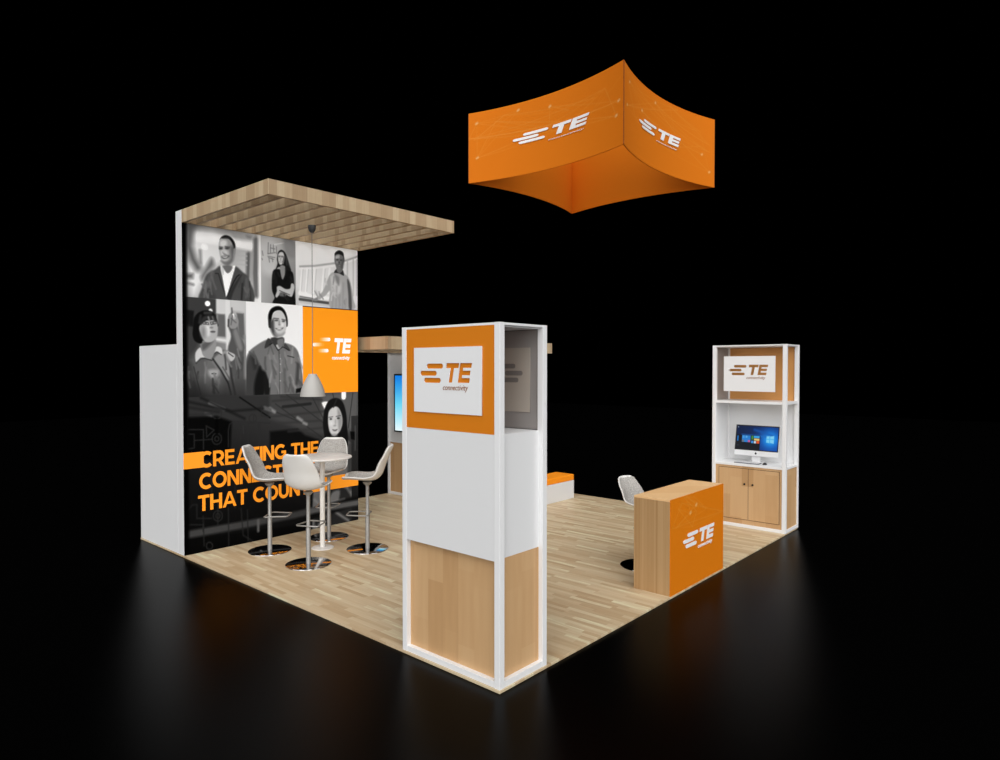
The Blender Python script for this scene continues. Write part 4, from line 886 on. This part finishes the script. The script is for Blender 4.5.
# ================================================================== DISPLAY TOWERS
KD, KW, KH, PS = .524, 1.007, 2.5, .05
def frame(t, H=KH):
    for x in (0, KD-PS):
        for y in (0, KW-PS): MB().box(x, x+PS, y, y+PS, 0, H, .002).build('post', FRAMEW, t)
    for z0, z1 in ((0.001, .045), (H-.018, H-.001)):
        mb = MB()
        for x in (0.002, KD-PS+.002): mb.box(x, x+PS-.004, PS, KW-PS, z0, z1, .001)
        for y in (0.002, KW-PS+.002): mb.box(PS, KD-PS, y, y+PS-.004, z0, z1, .001)
        mb.build('frame_rail', FRAMEW, t)
    MB().box(PS-.01, KD-PS+.01, PS-.01, KW-PS+.01, H-.028, H-.014, 0).build('top_panel', FRAMEW, t)
ZS, ZC = 1.735, .87
# --- near tower
t = thing('display_tower', 'tall white framed tower at the near corner of the booth, orange top panel', 'display tower', (.002, .002, 0))
frame(t)
MB().box(.003, .020, PS, KW-PS, ZS, KH-.018).build('orange_panel', ORANGE, t)
mb = cut_sign(.70, .48, .0705, .224, .005)
place(mb, 'sign_board', FRAMEW, t, lambda x, y, z: (-.0035+z, .86-x, 1.860+y))
place(logo_mesh(.001, mark=False), 'word_lettering', WORD, t, lambda x, y, z: (-.0072-z, .86-.0705-x, 1.860+.224+y))
MB().box(.0015, .02, PS, KW-PS, ZC, ZS-.001).build('white_panel', WHITE, t)
MB().box(.04, .05, PS, KW-PS, .045, ZC-.001).build('wood_panel', MAPLE, t)
MB().box(PS, KD-PS, .040, .050, ZC+.008, ZS-.002).build('white_panel', WHITE, t)
MB().box(PS, KD-PS, .038, .049, .045, ZC+.007).build('wood_panel', MAPLE, t)
MB().box(.021, KD-.05, .051, KW-.03, ZS-.03, ZS-.0015).build('shelf', WHITE, t)
MB().box(KD-.03, KD-.012, PS, KW-PS, ZS, KH-.03).build('grey_panel', GREYP, t)
MB().box(PS, KD-PS, KW-.03, KW-.012, ZS, KH-.03).build('grey_panel', GREYP, t)
mb = cut_sign(.70, .48, .0705, .224, .004)
sb = place(mb, 'sign_board', TAUPE, t, lambda x, y, z: (KD-.034+z, .132+x, 1.860+y)); sb['label'] = 'taupe back of the rear sign'
mb = logo_mesh(.001)
place(mb, 'sign_lettering', GREYD, sb, lambda x, y, z: (KD-.034+z, .132+.0705+x, 1.860+.224+y))
MB().box(KD-.03, KD-.012, PS, KW-PS, .045, ZC-.03).build('wood_panel', MAPLE, t)
MB().box(.051, KD-.001, .051, KW-.03, ZC-.029, ZC-.001).build('counter_shelf', WHITE, t)
MB().box(PS, KD-PS, KW-.03, KW-.012, .045, ZC-.03).build('wood_panel', MAPLE, t)
MB().box(PS, KD-PS, KW-.03, KW-.012, ZC, ZS-.031).build('white_panel', WHITE, t)

# --- right kiosk with the computer
RX, RY = 5.66, -.012
t = thing('display_kiosk', 'white framed open kiosk with cut-out sign and desktop computer, at the right corner', 'display kiosk', (RX, RY, 0))
frame(t)
mb = cut_sign(.70, .48, .0705, .224, .005)
place(mb, 'sign_board', FRAMEW, t, lambda x, y, z: (.004+z, .845-x, 1.866+y))
place(logo_mesh(.001, mark=False), 'word_lettering', WORD, t, lambda x, y, z: (.0008-z, .845-.0705-x, 1.866+.224+y))
MB().box(KD-.03, KD-.012, PS, KW-PS, ZS, KH-.03).build('tan_panel', TAN, t)
MB().box(PS, KD-PS, KW-.03, KW-.012, ZS, KH-.03).build('grey_panel', GREYP, t)
MB().box(.004, KD-.004, .004, KW-.004, ZS-.035, ZS-.001).build('shelf', FRAMEW, t)
MB().box(KD-.03, KD-.012, PS, KW-PS, ZC, ZS-.036).build('white_panel', WHITE, t)
MB().box(PS, KD-PS, KW-.03, KW-.012, ZC, ZS-.036).build('white_panel', WHITE, t)
MB().box(.004, KD-.004, .004, KW-.004, ZC-.03, ZC-.001, .002).build('counter_shelf', FRAMEW, t)
cab = MB()
cab.box(.012, .03, PS, KW-PS, .045, ZC-.031)
cab.box(PS, KD-PS, .012, .03, .045, ZC-.031)
cab.box(PS, KD-PS, KW-.03, KW-.012, .045, ZC-.031)
cab.box(KD-.03, KD-.012, PS, KW-PS, .045, ZC-.031)
cab.build('cabinet', MAPLE, t)
DY0, DY1, DZ0, DZ1 = .088, .907, .112, .805
def gap(y0, y1, z0, z1): return (y0, y1, z0, z1)
mb = MB()
g = .006
for y0, y1, z0, z1 in ((DY0-g, DY1+g, DZ1, DZ1+g), (DY0-g, DY1+g, DZ0-g, DZ0), (DY0-g, DY0, DZ0, DZ1), (DY1, DY1+g, DZ0, DZ1), (.4945, .5005, DZ0, DZ1)):
    mb.box(.0105, .0125, y0, y1, z0, z1)
mb.build('door_gap', LINE, t)
for y0, y1, ky in ((DY0, .4945, .437), (.5005, DY1, .548)):
    dr = MB().box(.006, .0118, y0, y1, DZ0, DZ1, .001).build('door', MAPLE, t)
    b = MB(); b.lathe([(0, .012), (.012, .012), (.014, .004), (.014, 0), (0, 0)], n=16)
    place(b, 'knob', BLACK, dr, lambda x, y, z, ky=ky: (.006-z, ky+x, .597+y))

# desktop computer
mx, my = RX+.275, .488
t = thing('desktop_computer', 'all-in-one desktop computer with a white chin on the kiosk shelf', 'computer', (mx, my, ZC))
TL = math.radians(11)
def mon(y, z, x=0.):      # y across, z up the panel from its lower edge, x towards the viewer
    return (z*math.sin(TL)-x*math.cos(TL), y, .088+z*math.cos(TL)+x*math.sin(TL))
def monbox(y0, y1, z0, z1, x0, x1, bev=0):
    mb = MB().box(y0, y1, z0, z1, x0, x1, bev)
    return mb
MW = .302
place(monbox(-MW, MW, 0, .43, -.012, 0, .003), 'monitor_housing', ALU, t, lambda a, b, c: mon(a, b, c))
place(monbox(-MW+.001, MW-.001, .074, .429, .0, .0015), 'screen_bezel', BLACK, t, lambda a, b, c: mon(a, b, c))
b = MB(); b.lathe([(0, 0), (.0135, 0), (.0135, .001), (0, .001)], n=20)
b.box(-.003, .004, .012, .019, 0, .001)
place(b, 'logo_mark', BLACK, t, lambda x, y, z: mon(x, .036+y, .0005+z))
sw, sh_ = 2*MW-.03, .327
SCR = [('g', ((3, 26, 66), (2, 60, 150), (6, 30, 70), (2, 40, 100)), 0, [(0, 0), (sw, sh_)], None),
 ('r', (0, 110, 225), .09, [(.48, .16)], None, .17), ('r', (40, 175, 255), .095, [(.47, .155)], None, .09),
 ('l', (20, 110, 200), .012, [(.08, .20), (.45, .19)], None, .02), ('l', (10, 90, 180), .02, [(.25, .28), (.5, .21)], None, .02),
 ('q', (14, 18, 28), .002, [(0, 0), (.335, 0), (.335, .20), (.0, .20)], None),
 ('q', (40, 130, 215), .002, [(.08, .10), (.2, .10), (.2, .195), (.08, .195)], None),
 ('q', (70, 160, 235), .002, [(.085, .155), (.115, .155), (.115, .19), (.085, .19)], None),
 ('q', (90, 175, 240), .002, [(.13, .16), (.155, .16), (.155, .19), (.13, .19)], None),
 ('q', (110, 120, 130), .002, [(.082, .102), (.112, .102), (.112, .13), (.082, .13)], None),
 ('q', (215, 90, 150), .002, [(.165, .102), (.195, .102), (.195, .13), (.165, .13)], None),
 ('q', (70, 140, 60), .002, [(.212, .14), (.24, .14), (.24, .195), (.212, .195)], None),
 ('q', (60, 170, 240), .002, [(.245, .165), (.325, .165), (.325, .195), (.245, .195)], None),
 ('q', (235, 205, 120), .002, [(.25, .13), (.325, .13), (.325, .158), (.25, .158)], None),
 ('q', (235, 90, 40), .002, [(.285, .09), (.325, .09), (.325, .128), (.285, .128)], None),
 ('q', (210, 225, 240), .002, [(.25, .09), (.28, .09), (.28, .122), (.25, .122)], None),
 ('q', (60, 150, 230), .002, [(.212, .09), (.242, .09), (.242, .125), (.212, .125)], None),
 ('q', (30, 120, 200), .003, [(.012, .11), (.03, .11), (.03, .185), (.012, .185)], None),
 ('l', (50, 60, 75), .002, [(.015, .05), (.04, .05)], None, .008), ('l', (200, 210, 220), .002, [(.015, sh_-.02), (.022, sh_-.02)], None, .008)]
for (x0, x1) in ((.42, .462), (.468, .522)):
    dz = .006*(x1 > .47)
    SCR += [('q', (130, 215, 255), .006, [(x0, .162), (x1, .162), (x1, .205+dz), (x0, .200)], None), ('q', (130, 215, 255), .006, [(x0, .112), (x1, .107-dz), (x1, .156), (x0, .156)], None)]
scm = vcol_mat('screen_picture', .2, emit=.85, spec=.05)
painted('screen', sw, sh_, .003, SCR, lambda X, Z: ((.087+Z)*math.sin(TL)-.0022*math.cos(TL), sw/2-X, .088+(.087+Z)*math.cos(TL)+.0022*math.sin(TL)), scm, t)
mb = MB(); mb.box(.02, .028, -.06, .06, .006, .2); mb.box(-.07, .1, -.09, .09, 0, .007, .003)
mb.build('stand', ALU, t)
t = thing('keyboard', 'slim white keyboard lying in front of the desktop computer', 'keyboard', (RX+.14, .545, ZC))
MB().box(-.06, .06, -.17, .17, 0, .010, .003).build('keyboard_base', KEYB, t)
mb = MB()
for r in range(5):
    for k in range(14): mb.box(-.053+r*.0215, -.053+r*.0215+.018, -.163+k*.0234, -.163+k*.0234+.020, .010, .013)
o_ = mb.build('keys', KEYM, t)
t = thing('computer_mouse', 'small black mouse right of the white keyboard', 'mouse', (RX+.15, .315, ZC))
b = bmesh.new(); bmesh.ops.create_uvsphere(b, u_segments=16, v_segments=10, radius=1)
for v in b.verts: v.co = Vector((v.co.x*.045, v.co.y*.028, max(v.co.z, 0)*.026))
mb = MB(); mb.add(b); mb.build('mouse_body', BLACK, t, True)
MB().box(-.02, 0, -.003, .003, .022, .027, .001).build('scroll_wheel', CUP, t)

# ================================================================== far kiosk with television and its canopy
FX, FY, FH = 4.045, 5.163, 2.445
t = thing('television_kiosk', 'white framed kiosk under the far low canopy, wood panel below', 'display kiosk', (FX, FY, 0))
frame(t, FH)
MB().box(.012, .03, PS, KW-PS, .93, FH-.03).build('white_panel', WHITE, t)
MB().box(.004, KD-.004, .004, KW-.004, .90, .925, .002).build('counter_shelf', FRAMEW, t)
MB().box(.02, .034, PS, KW-PS, .045, .899).build('wood_panel', MAPLE, t)
for nm, m_, z0, z1 in (('white_panel', WHITE, .93, FH-.03), ('wood_panel', MAPLE, .045, .899)):
    MB().box(PS, KD-PS, KW-.03, KW-.012, z0, z1).build(nm, m_, t)
    MB().box(PS, KD-PS, .012, .03, z0, z1).build(nm, m_, t)
t = thing('television', 'black framed television with a blue to white screen on the far kiosk', 'television', (FX+.010, FY, 1.09))
TY0, TY1 = .235, .80
MB().box(-.04, 0, TY0, TY1, 0, .99, .004).build('bezel', BLACK, t)
tvm = vcol_mat('television_picture', .3, emit=1.)
TV = [('g', ((235, 252, 255), (235, 252, 255), (110, 215, 245), (110, 215, 245)), 0, [(0, 0), (.535, .45)], None), ('g', ((110, 215, 245), (110, 215, 245), (10, 120, 225), (10, 120, 225)), 0, [(0, .45), (.535, .96)], None)]
painted('screen', .505, .94, .01, TV, lambda X, Z: (0*X-.0415, TY1-.03-X, .025+Z), tvm, t)
canopy('low_canopy', 'low oak canopy at the far side of the booth, above the television kiosk', 2.57, 6.36, 4.34, 6.17, FH+.002, FH+.184, 14, .2, .25)

# ================================================================== bench
t = thing('bench', 'low white bench with an orange seat cushion at the back of the booth', 'bench', (4.45, 3.49, 0))
MB().box(0, 1.396, 0, .375, 0, .302, .004).build('bench_base', WHITE, t)
MB().box(0, 1.396, 0, .375, .3025, .40, .012).build('seat_cushion', CUSH, t)

# ================================================================== reception counter
t = thing('reception_counter', 'wooden reception counter with an orange branded front', 'counter', (2.465, -.002, 0))
CW_, CD_, CH_ = 1.22, .40, .926
MB().box(0, CW_, .012, CD_, 0, CH_-.02, .001).build('counter_body', CTRW, t)
MB().box(0, CW_, .012, CD_, CH_-.0195, CH_, .001).build('counter_top', CTRT, t)
def network(W, H, base, seed, zlo, spots):
    rnd = random.Random(seed); P = [('g', (base,)*4, 0, [(0, 0), (W, H)], None)]
    mixc = lambda k: tuple(b+(235-b)*k for b in base)
    nd = [(rnd.uniform(0, W), rnd.uniform(zlo, H)) for _ in range(12)]+spots
    for i in range(len(nd)*2):
        a = nd[i % len(nd)]; b = rnd.choice(nd)
        if a != b: P.append(('l', mixc(rnd.uniform(.05, .16)), .004, [a, b], None, .006))
    for c in spots: P.append(('l', mixc(.42), .012, [(c[0]-.008, c[1]-.004), (c[0]+.008, c[1]+.004)], None, .028))
    return P
MB().box(0, CW_, .0006, .0115, 0, CH_).build('front_panel', ORCTR, t)
fo = painted('front_graphic', CW_, CH_, .006, network(CW_, CH_, ORANGE_COUNTER, 8, .55, [(.55, .80), (.42, .74)]), lambda X, Z: (X, 0*X, Z), vcol_mat('counter_print', .5, spec=.2), t)
mb = logo_mesh(.003)
place(mb, 'logo_lettering', LOGOW, fo, lambda x, y, z: (.255+x*1.345, -.0015-z, .405+y))

# ================================================================== stools and table
def shell_surface(scale_w=1., off=0., inset=0.):
    """bucket seat, local +x is forward; returns a grid of points (profile x width)"""
    prof = [(.275, .842), (.245, .852), (.16, .852), (.08, .845), (.0, .838), (-.08, .838), (-.135, .855), (-.18, .90), (-.21, .965), (-.232, 1.04), (-.266, 1.12), (-.295, 1.19), (-.316, 1.235), (-.326, 1.262)]
    wid = [.135, .185, .212, .218, .220, .222, .224, .224, .220, .212, .198, .178, .150, .105]
    prof = [Vector((x+.005, 0, z-.005)) for x, z in prof]
    n = len(prof); rows = []
    for i in range(n):
        a = prof[max(0, i-1)]; b = prof[min(n-1, i+1)]
        tg = (b-a).normalized(); nr = Vector((tg.z, 0, -tg.x))
        curl = .045 if i < 5 else (.062 if i < 10 else .04)
        row = []
        for j in range(9):
            s = -1+2*j/8
            w = wid[i]-inset
            p = prof[i]+nr*(curl*(abs(s)**2.2)+off)
            row.append((p.x, s*w, p.z))
        rows.append(row)
    return rows
def grid_mesh(rows, thick, trim=0):
    b = bmesh.new(); V = [[b.verts.new(p) for p in r] for r in rows[trim:len(rows)-trim]]
    for a, c in zip(V, V[1:]):
        for i in range(len(a)-1): b.faces.new((a[i], a[i+1], c[i+1], c[i]))
    bmesh.ops.recalc_face_normals(b, faces=b.faces)
    bmesh.ops.solidify(b, geom=b.faces[:], thickness=thick)
    return b
def subd(ob, lv=2):
    md = ob.modifiers.new('s', 'SUBSURF'); md.levels = lv; md.render_levels = lv
    dg = bpy.context.evaluated_depsgraph_get(); dg.update()
    me = bpy.data.meshes.new_from_object(ob.evaluated_get(dg)); ob.modifiers.clear(); old = ob.data; ob.data = me; bpy.data.meshes.remove(old)
    for p in me.polygons: p.use_smooth = True
def make_stool(label, group, drop=0., back=1., wide=1.):
    t = thing('bar_stool', label, 'bar stool', (0, 0, 0), 0, group)
    def lower(r): return [[(x, y*wide, min(z, .86)+max(0, z-.86)*back-drop) for x, y, z in q] for q in r]
    mb = MB(); mb.add(grid_mesh(lower(shell_surface()), .022)); sh = mb.build('seat_shell', SHELL, t); subd(sh)
    mb = MB(); mb.add(grid_mesh(lower(shell_surface(off=.017, inset=.012)), .008, 1)); pd = mb.build('seat_pad', PAD, t); subd(pd)
    ob = MB().lathe([(0, .0), (.247, .0), (.25, .003), (.249, .007), (.245, .009), (0, .0092)], n=64).build('base', CHROME, t); autosmooth(ob)
    ob = MB().lathe([(.026, .0093), (.026, .40), (.021, .41), (.021, .77-drop), (.045, .79-drop), (.055, .812-drop), (0, .812-drop)], n=28).build('pole', STEEL, t); autosmooth(ob)
    z = .43
    MB().tube([(.03, -.12, z), (.0, -.14, z), (-.028, -.12, z), (-.028, .12, z), (.0, .14, z), (.03, .14, z), (.215, .105, z), (.235, .09, z), (.235, -.09, z), (.215, -.105, z)], .008, closed=True).build('footrest', STEEL, t, True)
    return t
def place_copy(root, loc, rz, label):
    r = root.copy(); col.objects.link(r); r.location = loc; r.rotation_euler = (0, 0, rz); r['label'] = label
    for ch in list(root.children):
        c = ch.copy(); col.objects.link(c); c.parent = r
    return r
G = 'bar stools around the white table'
st = make_stool('white bucket bar stool nearest the camera, its back to us', G)
st.location = (.778, 3.531, 0); st.rotation_euler = (0, 0, math.radians(30))
place_copy(st, (.78, 4.358, 0), math.radians(-47), 'white bucket bar stool left of the table, in front of the slogan')
place_copy(st, (1.617, 4.37, 0), math.radians(-139), 'white bucket bar stool behind the table, facing us below the woman portrait')
place_copy(st, (1.600, 3.542, 0), math.radians(134), 'white bucket bar stool right of the table, its back to the near tower')
cs = make_stool('low white bucket stool half hidden behind the reception counter', None, .19, .72, .8)
cs.location = (3.19, .70, 0); cs.rotation_euler = (0, 0, math.radians(-103))

t = thing('bar_table', 'round white pedestal bar table in the middle of the four stools', 'table', (1.266, 3.988, 0))
autosmooth(MB().lathe([(0, 1.092), (.335, 1.092), (.349, 1.097), (.352, 1.104), (.349, 1.112), (.338, 1.115), (0, 1.115)], n=72).build('tabletop', TABLEW, t))
autosmooth(MB().lathe([(.03, .012), (.03, 1.091), (0, 1.091)], n=28).build('pole', TABLEW, t))
autosmooth(MB().lathe([(0, 0), (.132, 0), (.134, .004), (.130, .010), (.04, .016), (0, .016)], n=48).build('base', TABLEW, t))

t = thing('pendant_lamp', 'grey bell pendant lamp hanging above the white bar table', 'lamp', (1.101, 3.93, 1.85))
LZ = CB-1.85
autosmooth(MB().lathe([(.146, 0), (.142, .03), (.131, .08), (.114, .13), (.094, .175), (.074, .215), (.056, .242), (.050, .26), (.046, .266), (0, .266), (0, .258), (.042, .256), (.068, .21), (.088, .172), (.108, .128), (.125, .078), (.136, .03), (.140, 0), (.146, 0)], n=56).build('lamp_shade', SHADE, t), 50)
MB().tube([(0, 0, .255), (0, 0, LZ-.07)], .004).build('cord', CORD, t)
autosmooth(MB().lathe([(0, LZ+.006), (.045, LZ+.006), (.047, LZ-.02), (.038, LZ-.055), (.02, LZ-.078), (0, LZ-.08)], n=24).build('ceiling_cup', CUP, t))
b = bmesh.new(); bmesh.ops.create_uvsphere(b, u_segments=20, v_segments=12, radius=.035)
mb = MB(); mb.add(b, Matrix.Translation((0, 0, .12))); mb.lathe([(.018, .14), (.018, .2), (0, .2)], n=16)
mb.build('bulb', LOGOW, t, True)

# ================================================================== hanging banner
BX0, BX1, BY0, BY1, BZ, BH = 3.2834, 5.7346, 1.0176, 3.4689, 4.7322, .9513
t = thing('hanging_banner', 'orange four-sided hanging fabric banner with inward curved sides', 'banner', (BX0, BY0, BZ))
SAG = BANNER_SAG
FABP = vcol_mat('banner_print', .8, spec=.15)
S_ = BX1-BX0
# corners listed so that each side runs left to right when seen from outside
sides = [((0, S_), (0, 0)), ((0, 0), (S_, 0)), ((S_, 0), (S_, S_)), ((S_, S_), (0, S_))]
def side_fn(a, b, inner=0.):
    ax, ay = a; bx, by = b; L = S_; tx, ty = (bx-ax)/L, (by-ay)/L; nx_, ny_ = -ty, tx      # inward normal
    def f(s, z, off=0.):
        u = s/L; d_ = SAG*4*u*(1-u)+off
        return (ax+tx*s+nx_*d_, ay+ty*s+ny_*d_, z)
    return f
for k, (a, b) in enumerate(sides):
    f = side_fn(a, b); mb = MB(); N = 40; L0 = []
    for off in (0., .012):
        r0 = [mb.bm.verts.new(f(.001+(S_-.002)*i/N, 0, off)) for i in range(N+1)]
        r1 = [mb.bm.verts.new(f(.001+(S_-.002)*i/N, BH, off)) for i in range(N+1)]
        L0.append((r0, r1))
        for i in range(N): 
            q = (r0[i], r0[i+1], r1[i+1], r1[i]); mb.bm.faces.new(q if off == 0 else q[::-1])
    for i in range(N):
        mb.bm.faces.new((L0[0][0][i], L0[1][0][i], L0[1][0][i+1], L0[0][0][i+1]))
        mb.bm.faces.new((L0[0][1][i], L0[0][1][i+1], L0[1][1][i+1], L0[1][1][i]))
    MB_ = mb.build('fabric_side', ORFAB, t, normals=False)
    def pf(X, Z, f=f, a=a, b=b):
        u = X/S_; tx, ty = (b[0]-a[0])/S_, (b[1]-a[1])/S_; d_ = SAG*4*u*(1-u)-.0015
        return a[0]+tx*X-ty*d_, a[1]+ty*X+tx*d_, Z
    po = painted('network_print', S_, BH, .009, network(S_, BH, ORANGE_FABRIC, 21+k, .4, [(.12, .80), (.75, .86), (1.25, .79), (.13, .33), (2.37, .52), (2.33, .36)] if k % 2 == 0 else [(.25, .80), (.7, .62), (1.1, .84), (2.2, .42), (2.35, .2), (.15, .5)]), pf, FABP, MB_)
    lm = logo_mesh(.004, cuts=3, wh=.45)
    s0 = (.67, .60, .67, .60)[k]; sx_ = (2.28, 2.1, 2.28, 2.1)[k]
    place(lm, 'logo_lettering', LOGOW, MB_, lambda x, y, z: f(s0+x*sx_, .41+y*.9, -.006-z))
    MB().tube([(a[0], a[1], -.001), (a[0], a[1], BH+.001)], .004).build('corner_seam', SEAM, t)

# ================================================================== light
def sun(name, d, e, ang, c=(1, 1, 1)):
    l = bpy.data.lights.new(name, 'SUN'); l.energy = e; l.angle = math.radians(ang); l.color = c
    o = bpy.data.objects.new(name, l); col.objects.link(o)
    o.rotation_euler = Vector(d).to_track_quat('-Z', 'Y').to_euler(); o.location = (-3, -3, 9)
    return o
for a in SUNS: sun('hall_light', *a)
w = bpy.data.worlds.new('hall'); bpy.context.scene.world = w; w.use_nodes = True
w.node_tree.nodes['Background'].inputs[0].default_value = (0, 0, 0, 1)

# ================================================================== camera
cam = bpy.data.cameras.new('camera'); co_ = bpy.data.objects.new('camera', cam); col.objects.link(co_)
cam.sensor_width = 36; cam.lens = 666.216*36/1000; cam.shift_y = -.001; cam.clip_start = .05; cam.clip_end = 200
co_.location = (-3.3588, -2.9616, 2.1928)
co_.rotation_euler = (math.radians(90-.994), 0, math.radians(41.3837-90))
sc = bpy.context.scene; sc.camera = co_
sc.view_settings.view_transform = 'Standard'; sc.view_settings.look = 'None'; sc.view_settings.gamma = 1
sc.view_settings.use_curve_mapping = False; sc.view_settings.exposure = 0
